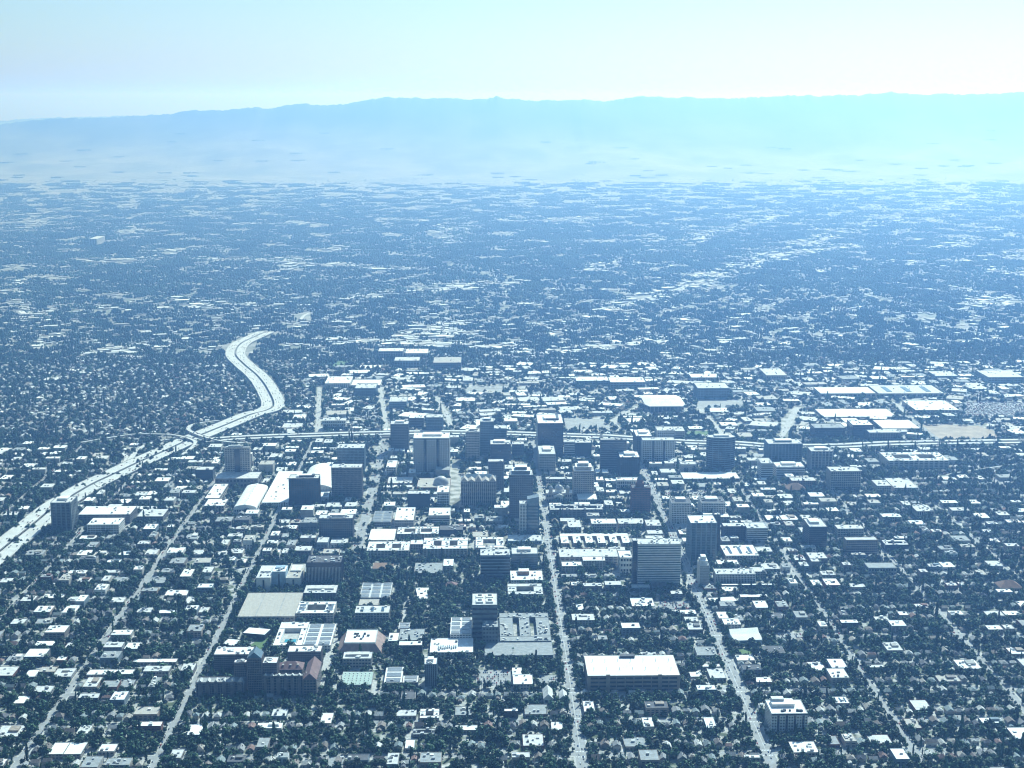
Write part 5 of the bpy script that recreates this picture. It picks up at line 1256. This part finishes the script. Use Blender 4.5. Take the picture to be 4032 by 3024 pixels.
for x, y, w, d, h, row, sd in shop_list:
    rg = random.Random(sd)
    rname, rf = rg.choice([('white', 'r_white')] * 5 + [('pale', 'r_light')] * 4 + [('grey', 'r_grey')] * 3 + [('tan', 'r_tan')] + [('dark', 'r_dark')])
    wall = rg.choice(['concrete', 'stone', 'white', 'grey', 'tan', 'taupe', 'greyblue', 'brick'])
    key = (int((y - 1780) / 113), column(x, y))
    o = thing('flat_roofed_building', 'low %s-roofed building, %s right of the %s, %s block up from the bottom' % (rname, ordn(SHOPC[key].index((x, y))), key[1], ordn(key[0])), 'building', (x, y, .2), 'low flat-roofed buildings between the towers')
    box(o, 'wall', wall, 0, 0, 0, w, d, h)
    flat_roof(o, 0, 0, w, d, h, wall, rf, .7)
    side = 1 if x < 60 else -1
    for k in range(1 if h < 7 else 2 if h < 11 else 3):
        for i in range(max(2, int(w / 6))):
            n = max(2, int(w / 6))
            box(o, 'window', 'gdark', (i + .5) / n * (w - 1) - (w - 1) / 2, -d / 2 - .03, 1 + k * 3.4, w / n * .6, .2, 1.6)
    roof_units(o, 0, 0, w, d, h + .25, rg.randint(1, 6), rg)
    if w > 20 and rg.random() < .3:
        box(o, 'roof_storey', wall, w * .15, d * .1, h + .25, w * .4, d * .4, 2.8)

def bulk_mesh(name, parts, label, cat):
    """One mesh from many (verts, faces, material index) pieces, for what is past counting."""
    V, F, M = [], [], []
    n = 0
    for v, f, m in parts:
        V.append(v)
        F += [tuple(n + i for i in q) for q in f]
        M += [m] * len(f) if isinstance(m, int) else m
        n += len(v)
    me = bpy.data.meshes.new(name)
    me.from_pydata(np.concatenate(V).tolist(), [], F)
    for k in BULK:
        me.materials.append(MATS[k])
    me.polygons.foreach_set('material_index', M)
    o = bpy.data.objects.new(name, me)
    put(o)
    o['kind'] = 'stuff'
    tag(o, label, cat)
    return o
BULK = ['h_wall', 'h_grey', 'h_brown', 'h_tan', 'h_dark', 'h_pale', 'h_red', 'h_teal', 'r_white', 'r_light', 'r_grey', 'r_tan', 'concrete', 'grey']
HM = [BULK.index(c[1]) for c in HCW]
def rotz(v, a, x, y, z=0.0):
    v = np.asarray(v, float)
    c, s = math.cos(a), math.sin(a)
    return np.stack([v[:, 0] * c - v[:, 1] * s + x, v[:, 0] * s + v[:, 1] * c + y, v[:, 2] + z], 1)
BOXV = np.array(CUBE_V)
BF = CUBE_F[1:]
parts = []
for x, y, w, d, h, row, sd in houses[300:]:
    rg = random.Random(sd)
    m = rg.choice(HM) if y < 3300 or rg.random() < .4 else rg.choice([5, 8, 9, 9, 3])
    hip = rg.random() < .35
    rise = min(w, d) * rg.uniform(.25, .4)
    rv, rf = hip_mesh(w, d, rise, .5) if hip else gable_mesh(w, d, rise, .5, d > w)
    a = 0 if y < 3880 else R(rg.choice([8, -20, 30]))
    parts.append((rotz(BOXV * (w, d, h), a, x, y, .2), BF, 0))
    parts.append((rotz(rv, a, x, y, h + .2), rf[1:], m))
bulk_mesh('distant_houses', parts, 'rows of small houses behind the nearest rows, under the trees', 'houses')
parts = []
for x, y, w, d, h, row, sd in shops[280:]:
    rg = random.Random(sd)
    m = rg.choice([8, 8, 8, 9, 9, 10, 11])
    parts.append((rotz(BOXV * (w, d, h), R(rg.choice([0, 8, -20])) if y > 3880 else 0, x, y, .2), BF, [m] + [12] * 4))
    for _ in range(2):
        parts.append((rotz(BOXV * (3, 4, 1.5), 0, x + rg.uniform(-.3, .3) * w, y + rg.uniform(-.3, .3) * d, h + .2), BF, 13))
bulk_mesh('distant_low_buildings', parts, 'flat-roofed sheds and shops beyond the elevated freeway', 'buildings')

# ------------------------------------------------------------------ the far suburbs, out to the foot of the hills
far = random.Random(21)
strips = [s for s in STRIPS]
def strip_near(x, y):
    b = 1e9
    for (xa, ya), (xb, yb) in strips:
        dx, dy = xb - xa, yb - ya
        t = max(0, min(1, ((x - xa) * dx + (y - ya) * dy) / (dx * dx + dy * dy)))
        b = min(b, math.hypot(x - xa - t * dx, y - ya - t * dy))
    return b
def road_near(x, y):
    b = 1e9
    for r in ROADS:
        if r[0] in ('freeway', 'far_road'):
            for (xa, ya), (xb, yb) in zip(r[1][:-1], r[1][1:]):
                if max(ya, yb) < 4900:
                    continue
                dx, dy = xb - xa, yb - ya
                t = max(0, min(1, ((x - xa) * dx + (y - ya) * dy) / (dx * dx + dy * dy + 1e-6)))
                b = min(b, math.hypot(x - xa - t * dx, y - ya - t * dy))
    return b
parts = []
for k in range(75000):
    y = 5100 * (17000 / 5100) ** (far.random() ** .9)
    x = far.uniform(-1, 1) * (.375 * y + 100) + y * .02
    n = noise.noise((x / 420, y / 620, 2.0)) + .5 * noise.noise((x / 130, y / 200, 7.0))
    if far.random() < (y - 12000) / 6500:
        continue
    sd = strip_near(x, y)
    if road_near(x, y) < (45 if y < 6300 else 20):
        continue
    com = sd < 25 + y * .009 or n > .5 or far.random() < .05
    if com:
        if far.random() < .5:
            continue
        w, d, h = far.uniform(14, 62), far.uniform(12, 36), far.uniform(4, 10)
        m = far.choice([8, 8, 9, 9, 11, 10])
    else:
        if n < -.25 and far.random() < .5 or far.random() < .2:
            continue
        w, d, h = far.uniform(9, 22), far.uniform(9, 16), far.uniform(3, 6)
        m = far.choice([5, 9, 9, 8, 3, 1, 2, 10])
    a = R(30 + far.choice([0, 90]) + far.uniform(-4, 4)) if x > 0 else R(12 + far.uniform(-5, 5))
    parts.append((rotz(BOXV * (w, d, h), a, x, y, hill_z(x, y) - 1), BF, [m] + [12] * 4))
bulk_mesh('far_suburb', parts, 'tiny pale roofs of the far suburbs fading into the haze', 'houses')

# ------------------------------------------------------------------ trees
def crown_mesh(name, seed, n_leaf, kind='broad', mats=('leaf_dark', 'leaf_mid'), leaf=1.0):
    """Crown of unit size (1 wide, 1 tall): lobes carrying outward-facing leaf clumps round a small dark inner mass."""
    rg = random.Random(seed)
    V, F, M = [], [], []
    lobes = []
    if kind == 'tall':
        for i in range(6):
            t = i / 5
            lobes.append((rg.uniform(-.06, .06), rg.uniform(-.06, .06), .12 + .76 * t, .30 * (1 - .75 * t) + .06))
    else:
        for i in range(7):
            a = i / 7 * 6.283 + rg.uniform(-.4, .4)
            r_ = rg.uniform(.14, .27)
            lobes.append((r_ * math.cos(a), r_ * math.sin(a), rg.uniform(.3, .58), rg.uniform(.17, .27)))
        lobes.append((rg.uniform(-.08, .08), rg.uniform(-.08, .08), rg.uniform(.62, .74), rg.uniform(.2, .27)))
    for lx, ly, lz, lr in lobes:                        # inner mass: squat octahedron per lobe
        b = len(V)
        q = lr * .72
        V += [(lx + q, ly, lz), (lx, ly + q, lz), (lx - q, ly, lz), (lx, ly - q, lz), (lx, ly, lz + q), (lx, ly, lz - q)]
        for i in range(4):
            F.append((b + i, b + (i + 1) % 4, b + 4)); F.append((b + (i + 1) % 4, b + i, b + 5)); M += [0, 0]
    for k in range(n_leaf):
        lx, ly, lz, lr = rg.choice(lobes)
        dv = Vector((rg.gauss(0, 1), rg.gauss(0, 1), rg.gauss(.25, 1))).normalized()
        p = Vector((lx, ly, lz)) + dv * lr * rg.uniform(.72, 1.12)
        nrm = (dv + Vector((rg.gauss(0, .5), rg.gauss(0, .5), rg.gauss(.2, .5)))).normalized()
        t = nrm.orthogonal().normalized()
        bt = nrm.cross(t)
        ang = rg.uniform(0, 6.28)
        t, bt = t * math.cos(ang) + bt * math.sin(ang), bt * math.cos(ang) - t * math.sin(ang)
        s1, s2 = leaf * rg.uniform(.05, .10), leaf * rg.uniform(.04, .085)
        b = len(V)
        V += [tuple(p + t * s1 + bt * s2 * .3), tuple(p + bt * s2), tuple(p - t * s1 - bt * s2 * .2), tuple(p - bt * s2)]
        F.append((b, b + 1, b + 2, b + 3)); M.append(0 if rg.random() < .5 else 1)
    me = bpy.data.meshes.new(name)
    me.from_pydata(V, [], F)
    for m in mats:
        me.materials.append(MATS[m])
    me.polygons.foreach_set('material_index', M)
    return me
def trunk_mesh():
    V, F = [], []
    def limb(p0, p1, r0, r1):
        p0, p1 = Vector(p0), Vector(p1)
        ax = (p1 - p0).normalized()
        t = ax.orthogonal().normalized(); bt = ax.cross(t)
        b = len(V)
        for p, r_ in ((p0, r0), (p1, r1)):
            for i in range(6):
                a = i / 6 * 6.283
                V.append(tuple(p + (t * math.cos(a) + bt * math.sin(a)) * r_))
        for i in range(6):
            F.append((b + i, b + (i + 1) % 6, b + 6 + (i + 1) % 6, b + 6 + i))
    limb((0, 0, 0), (0, 0, .34), .035, .024)
    for k in range(4):
        a = k * 1.6
        limb((0, 0, .3), (.2 * math.cos(a), .2 * math.sin(a), .52), .02, .008)
    limb((0, 0, .33), (.02, 0, .65), .022, .008)
    me = bpy.data.meshes.new('trunk')
    me.from_pydata(V, [], F)
    me.materials.append(MATS['bark'])
    return me
TRUNK = trunk_mesh()
CROWNS = [crown_mesh('crown', 50 + i, 300) for i in range(5)]
TALL = [crown_mesh('crown', 80 + i, 220, 'tall') for i in range(2)]
def proto_collection(name, meshes):
    col = bpy.data.collections.new(name)
    for i, me in enumerate(meshes):
        col.objects.link(bpy.data.objects.new('%s_%d' % (name, i), me))
    return col
def instancer(name, pts, scl, rot, kind, col, label, cat):
    me = bpy.data.meshes.new(name)
    me.vertices.add(len(pts))
    me.vertices.foreach_set('co', np.asarray(pts, np.float32).ravel())
    me.attributes.new('inst_scale', 'FLOAT_VECTOR', 'POINT').data.foreach_set('vector', np.asarray(scl, np.float32).ravel())
    me.attributes.new('inst_rot', 'FLOAT', 'POINT').data.foreach_set('value', np.asarray(rot, np.float32))
    me.attributes.new('inst_kind', 'INT', 'POINT').data.foreach_set('value', np.asarray(kind, np.int32))
    o = bpy.data.objects.new(name, me)
    put(o)
    g = bpy.data.node_groups.new(name, 'GeometryNodeTree')
    g.interface.new_socket('Geometry', in_out='INPUT', socket_type='NodeSocketGeometry')
    g.interface.new_socket('Geometry', in_out='OUTPUT', socket_type='NodeSocketGeometry')
    N, L = g.nodes, g.links
    gi, go = N.new('NodeGroupInput'), N.new('NodeGroupOutput')
    ip = N.new('GeometryNodeInstanceOnPoints')
    ci = N.new('GeometryNodeCollectionInfo')
    ci.inputs['Collection'].default_value = col
    ci.inputs['Separate Children'].default_value = True
    ci.inputs['Reset Children'].default_value = True
    def named(nm, t):
        a = N.new('GeometryNodeInputNamedAttribute')
        a.data_type = t
        a.inputs['Name'].default_value = nm
        return a.outputs[0]
    cx = N.new('ShaderNodeCombineXYZ')
    L.new(named('inst_rot', 'FLOAT'), cx.inputs[2])
    L.new(gi.outputs[0], ip.inputs['Points'])
    L.new(ci.outputs[0], ip.inputs['Instance'])
    ip.inputs['Pick Instance'].default_value = True
    L.new(named('inst_kind', 'INT'), ip.inputs['Instance Index'])
    L.new(cx.outputs[0], ip.inputs['Rotation'])
    L.new(named('inst_scale', 'FLOAT_VECTOR'), ip.inputs['Scale'])
    L.new(ip.outputs[0], go.inputs[0])
    md = o.modifiers.new('scatter', 'NODES')
    md.node_group = g
    o['kind'] = 'stuff'
    tag(o, label, cat)
    return o
tg = random.Random(5)
trees = []
tocc = np.zeros((NX, NY), bool)
def try_tree(x, y, w, h, strict=True):
    i, j = int((x - GX0) / CELL), int((y - GY0) / CELL)
    if not (0 <= i < NX and 0 <= j < NY):
        return False
    if strict and occ[i, j]:
        return False
    if not strict and occ[i, j] & 5:
        return False
    k = 1
    if tocc[max(0, i - k):i + k + 1, max(0, j - k):j + k + 1].any():
        return False
    tocc[i, j] = True
    trees.append((x, y, w, h, tg.uniform(0, 6.28), tg.randrange(10 ** 6)))
    return True
def tsize(park=False):
    w = tg.choice([5.5, 7, 8.5, 9.5, 11, 13, 15.5, 18]) * tg.uniform(.85, 1.15)
    return w, w * tg.uniform(.75, 1.05) + 1.5
# street trees
for ax, hw in AVENUES:
    for s in (-1, 1):
        y = ROWS[1]
        while y < ROWS[-1]:
            y += tg.uniform(7, 14)
            w, h = tsize()
            if in_view(ax, y, 30) and tg.random() < (.55 if hw > 7 else .8) and min(abs(y - r) for r in ROWS) > 9:
                try_tree(ax + s * (hw + 2.4), y, w * .8, h * .85, False)
for r in ROWS[1:]:
    for s in (-1, 1):
        x = xs_l
        while x < xs_r:
            x += tg.uniform(8, 15)
            w, h = tsize()
            if in_view(x, r, 30) and tg.random() < .45 + .5 * (noise.noise((x / 90, r, 3)) + .5) and min(abs(x - a[0]) for a in AVENUES) > 12:
                try_tree(x, r + s * 6.6, w * .9, h * .9, False)
def density(x, y):
    for pts, dn in PARKS:
        if inside(x, y, pts):
            return dn
    n = .5 + .5 * noise.noise((x / 160, y / 160, 0))
    if CAMPUS[0] < x < CAMPUS[1] and CAMPUS[2] < y < CAMPUS[3]:
        return .75
    if downtown(x, y) and y < 3900:
        return .2 + .3 * n
    if y > 3860:
        return .08 + .35 * n if -450 < x and y < 4750 else .2 + .45 * n
    return .5 + .55 * n
for k in range(190000):
    y = 1800 * (5230 / 1800) ** tg.random()
    y = math.sqrt(tg.random() * (5230 ** 2 - 1790 ** 2) + 1790 ** 2)
    x = tg.uniform(-1, 1) * (.37 * y + 40) + y * .02
    if tg.random() > density(x, y):
        continue
    w, h = tsize()
    if free(x - w * .18, x + w * .18, y - w * .18, y + w * .18, 7) or at(x, y) == 0:
        try_tree(x, y, w, h)
trees.sort(key=lambda q: q[1])
near = [t for t in trees if in_view(t[0], t[1], 0) and t[1] > 1880][:300]
nset = set(id(t) for t in near)
TROW = {}
for t in near:
    TROW.setdefault((int((t[1] - 1880) / 12), column(t[0], t[1])), []).append((t[0], t[1]))
for v_ in TROW.values():
    v_.sort()
for x, y, w, h, a, sd in near:
    rg = random.Random(sd)
    tall = rg.random() < .08
    key = (int((y - 1880) / 12), column(x, y))
    look = 'slender' if tall else ('broad' if w > 9 else 'small round' if w < 6.5 else 'round')
    o = thing('broadleaf_tree' if not tall else 'conifer_tree', '%s tree%s, %s right of the %s, %s tree line from the bottom' % (look, '', ordn(TROW[key].index((x, y))), key[1], ordn(key[0])), 'tree', (x, y, .2), 'trees along the bottom edge', rz=a)
    me = rg.choice(TALL if tall else CROWNS)
    for nm, dd in (('trunk', TRUNK), ('crown', me)):
        p = bpy.data.objects.new(nm, dd)
        put(p, o)
        p.scale = (w * .6, w * .6, h * 1.7) if tall else (w, w, h)
rest = [t for t in trees if id(t) not in nset]
protos = proto_collection('tree_shape', [crown_mesh('tree_shape', 10 + i, 150, leaf=1.35) for i in range(7)] + [crown_mesh('tree_shape_tall', 30, 110, 'tall', leaf=1.3)])
kinds = [7 if tg.random() < .05 else tg.randrange(7) for t in rest]
instancer('city_trees', [(t[0], t[1], .2 - t[3] * .06) for t in rest], [(t[2] * (.6 if k == 7 else 1), t[2] * (.6 if k == 7 else 1), t[3] * (1.6 if k == 7 else 1)) for t, k in zip(rest, kinds)],
          [t[4] for t in rest], kinds, protos, 'dense dark green tree cover between the houses and downtown blocks', 'trees')
# groves for the far suburbs: each a patch of small crowns
def grove_mesh(seed, num=16, size=1.0):
    rg = random.Random(seed)
    V, F = [], []
    for k in range(num):
        x, y = rg.uniform(-.5, .5), rg.uniform(-.5, .5)
        r_, h = rg.uniform(.055, .10) * size, rg.uniform(.12, .24)
        b = len(V)
        n = 6
        for z, q in ((.02, .7), (h * .45, 1.05), (h * .8, .7)):
            for i in range(n):
                a = i / n * 6.283 + rg.uniform(-.3, .3)
                V.append((x + r_ * q * rg.uniform(.75, 1.2) * math.cos(a), y + r_ * q * rg.uniform(.75, 1.2) * math.sin(a), z * rg.uniform(.85, 1.15)))
        V.append((x, y, h))
        for lv in range(2):
            for i in range(n):
                F.append((b + lv * n + i, b + lv * n + (i + 1) % n, b + (lv + 1) * n + (i + 1) % n, b + (lv + 1) * n + i))
        for i in range(n):
            F.append((b + 2 * n + i, b + 2 * n + (i + 1) % n, b + 3 * n))
    me = bpy.data.meshes.new('grove_shape')
    me.from_pydata(V, [], F)
    me.materials.append(MATS['leaf_dark'])
    return me
gpro = proto_collection('grove_shape', [grove_mesh(i) for i in range(6)] + [grove_mesh(20 + i, 46, .5) for i in range(6)])
gp, gs, gk = [], [], []
for k in range(26000):
    y = 5050 * (20300 / 5050) ** (far.random() ** 1.05)
    x = far.uniform(-1, 1) * (.375 * y + 100) + y * .02
    n = noise.noise((x / 420, y / 620, 2.0)) + .5 * noise.noise((x / 130, y / 200, 7.0))
    if y > 16300 and far.random() < .85:
        continue
    if strip_near(x, y) < 25 + y * .004 and far.random() < .7 or (n > .5 and far.random() < .8) or road_near(x, y) < (44 if y < 6300 else 14) or far.random() < (y - 10500) / 13000:
        continue
    if y > 6200 and far.random() < (y - 6200) / 2500:
        if far.random() < .62:
            continue
        s = far.uniform(110, 170)
        gk.append(6 + far.randrange(6))
    else:
        if far.random() < .3:
            continue
        s = far.uniform(30, 56)
        gk.append(far.randrange(6))
    gp.append((x, y, hill_z(x, y) - 1)); gs.append((s, s, far.uniform(48, 75)))
instancer('far_trees', gp, gs, [far.uniform(0, 6.28) for _ in gp], gk, gpro, 'hazy dark tree cover of the far suburbs below the hills', 'trees')
# palms and cypresses on the campus
def frond_mesh():
    V, F = [], []
    for k in range(14):
        a = k / 14 * 6.283
        b = len(V)
        el = .5 if k % 2 else .1
        for j, (r_, z, wd) in enumerate(((.0, 0, .12), (.9, el * .8, .28), (1.8, el * .2 - .5, .05))):
            for s in (-1, 1):
                V.append((r_ * math.cos(a) - s * wd * math.sin(a), r_ * math.sin(a) + s * wd * math.cos(a), z))
        F += [(b, b + 1, b + 3, b + 2), (b + 2, b + 3, b + 5, b + 4)]
    me = bpy.data.meshes.new('crown')
    me.from_pydata(V, [], F)
    me.materials.append(MATS['leaf_mid'])
    return me
FROND = frond_mesh()
for k, (x, y) in enumerate(sorted(PALMS)):
    o = thing('palm_tree', 'slender palm, %s from the left of the palms on the campus' % ordn(k), 'tree', (x, y, .2), 'campus palms')
    hh = tg.uniform(13, 18)
    box(o, 'trunk', 'bark', 0, 0, 0, .6, .6, hh)
    p = bpy.data.objects.new('crown', FROND)
    put(p, o, (0, 0, hh))
    p.scale = (1.7, 1.7, 2)

# ------------------------------------------------------------------ cars
def car_mesh(col):
    v = [(-.9, -2.2, .25), (.9, -2.2, .25), (.9, 2.2, .25), (-.9, 2.2, .25), (-.9, -2.2, .85), (.9, -2.2, .85), (.9, 2.2, .85), (-.9, 2.2, .85),
         (-.85, -1.5, .85), (.85, -1.5, .85), (.85, 1.1, .85), (-.85, 1.1, .85), (-.68, -1.0, 1.42), (.68, -1.0, 1.42), (.68, .4, 1.42), (-.68, .4, 1.42)]
    f = [(3, 2, 1, 0), (4, 5, 6, 7), (0, 1, 5, 4), (1, 2, 6, 5), (2, 3, 7, 6), (3, 0, 4, 7), (12, 13, 14, 15), (8, 9, 13, 12), (9, 10, 14, 13), (10, 11, 15, 14), (11, 8, 12, 15)]
    m = [0] * 7 + [1] * 4
    for sx in (-.8, .8):
        for sy in (-1.4, 1.4):
            b = len(v)
            for dx in (-.12, .12):
                for i in range(8):
                    a = i / 8 * 6.283
                    v.append((sx + dx, sy + .33 * math.cos(a), .33 + .33 * math.sin(a)))
            f += [(b + i, b + (i + 1) % 8, b + 8 + (i + 1) % 8, b + 8 + i) for i in range(8)] + [tuple(range(b, b + 8)), tuple(range(b + 15, b + 7, -1))]
            m += [2] * 10
    me = bpy.data.meshes.new('car_' + col)
    me.from_pydata(v, [], f)
    for k in ('car_' + col, 'gdark', 'black'):
        me.materials.append(MATS[k])
    me.polygons.foreach_set('material_index', m)
    return me
CARM = {c: car_mesh(c) for c in CARC}
cg = random.Random(31)
CCH = ['white', 'white', 'black', 'silver', 'silver', 'grey', 'grey', 'red', 'blue', 'black']
cars = []
for ax, hw in AVENUES:
    key = [k for k, q in AV.items() if abs(q - ax) < .1][0]
    for s in (-1, 1):
        y = 1850.0
        while y < 3750:
            y += cg.uniform(5.6, 9) if cg.random() < .8 else cg.uniform(15, 40)
            if in_view(ax, y, -10) and min(abs(y - r) for r in ROWS) > 12 and not (at(ax, y) & 5) and cg.random() < .5:
                cars.append((ax + s * (hw - 1.2), y, .05, 0, 'parked on the ' + AVNAME[key]))
    if key in 'AB':
        for s in (-1, 1):
            for y in np.arange(1880, 3600, 23):
                if cg.random() < .6:
                    cars.append((ax + s * 2.6, y + cg.uniform(-9, 9), .05, 0 if s > 0 else math.pi, 'driving on the ' + AVNAME[key]))
for pts, lab in LOTS:
    xs_ = [p[0] for p in pts]; ys_ = [p[1] for p in pts]
    for y in np.arange(min(ys_) + 4, max(ys_) - 3, 8.5):
        for x in np.arange(min(xs_) + 3, max(xs_) - 3, 2.9):
            if inside(x, y, pts) and cg.random() < .5 and not (at(x, y) & 1):
                cars.append((x, y, .27, cg.choice([0, math.pi]), 'in the ' + lab))
for P, N, Z, width, (num, lab) in LANES:
    L = np.concatenate([[0], np.cumsum(np.linalg.norm(np.diff(P, axis=0), axis=1))])
    for k in range(num):
        d = cg.uniform(0, L[-1])
        i = min(len(P) - 2, int(np.searchsorted(L, d)) - 1); i = max(i, 0)
        t = (d - L[i]) / max(1e-3, L[i + 1] - L[i])
        q = P[i] * (1 - t) + P[i + 1] * t + N[i] * (cg.choice([-1.5, -.5, .5, 1.5]) * width / 5)
        tv = P[i + 1] - P[i]
        z = Z[i] * (1 - t) + Z[i + 1] * t
        if in_view(q[0], q[1], 0):
            cars.append((q[0], q[1], z + .01, math.atan2(-tv[0], tv[1]), 'on the ' + lab))
cars.sort(key=lambda q: q[1])
cnt = {}
for x, y, z, a, lab in cars[:300]:
    c = cg.choice(CCH)
    cnt[lab] = cnt.get(lab, -1) + 1
    o = bpy.data.objects.new('car', CARM[c])
    put(o, None, (x, y, z + (.02 if z > .2 else 0)))
    o.rotation_euler.z = a
    tag(o, '%s car %s, %s from the bottom' % (c, lab, ordn(cnt[lab]) if cnt[lab] < 99 else 'furthest'), 'car', 'cars on the streets')
carcol = proto_collection('car_shape', [CARM[c] for c in CARC])
rc = cars[300:]
instancer('distant_cars', [(q[0], q[1], q[2] + .02) for q in rc], [(1.15, 1.15, 1.15)] * len(rc), [q[3] for q in rc], [cg.randrange(6) for _ in rc], carcol, 'tiny dark cars scattered along the freeways', 'cars')

# ------------------------------------------------------------------ haze
hm = bpy.data.materials.new('haze')
hm.use_nodes = True
hn = hm.node_tree
for nd in list(hn.nodes):
    if nd.type == 'BSDF_PRINCIPLED':
        hn.nodes.remove(nd)
pv = hn.nodes.new('ShaderNodeVolumePrincipled')
pv.inputs['Color'].default_value = (.28, .48, 1.0, 1)
pv.inputs['Absorption Color'].default_value = (1, 1, 1, 1)
pv.inputs['Density'].default_value = .00012
pv.inputs['Anisotropy'].default_value = .65
hn.links.new(pv.outputs[0], hn.nodes['Material Output'].inputs['Volume'])
MATS['haze'] = hm
hz = box(None, 'haze', 'haze', 0, 29000, -520, 122000, 68000, 1640)
hz['kind'] = 'stuff'
tag(hz, 'pale blue haze lying over the whole valley', 'haze')
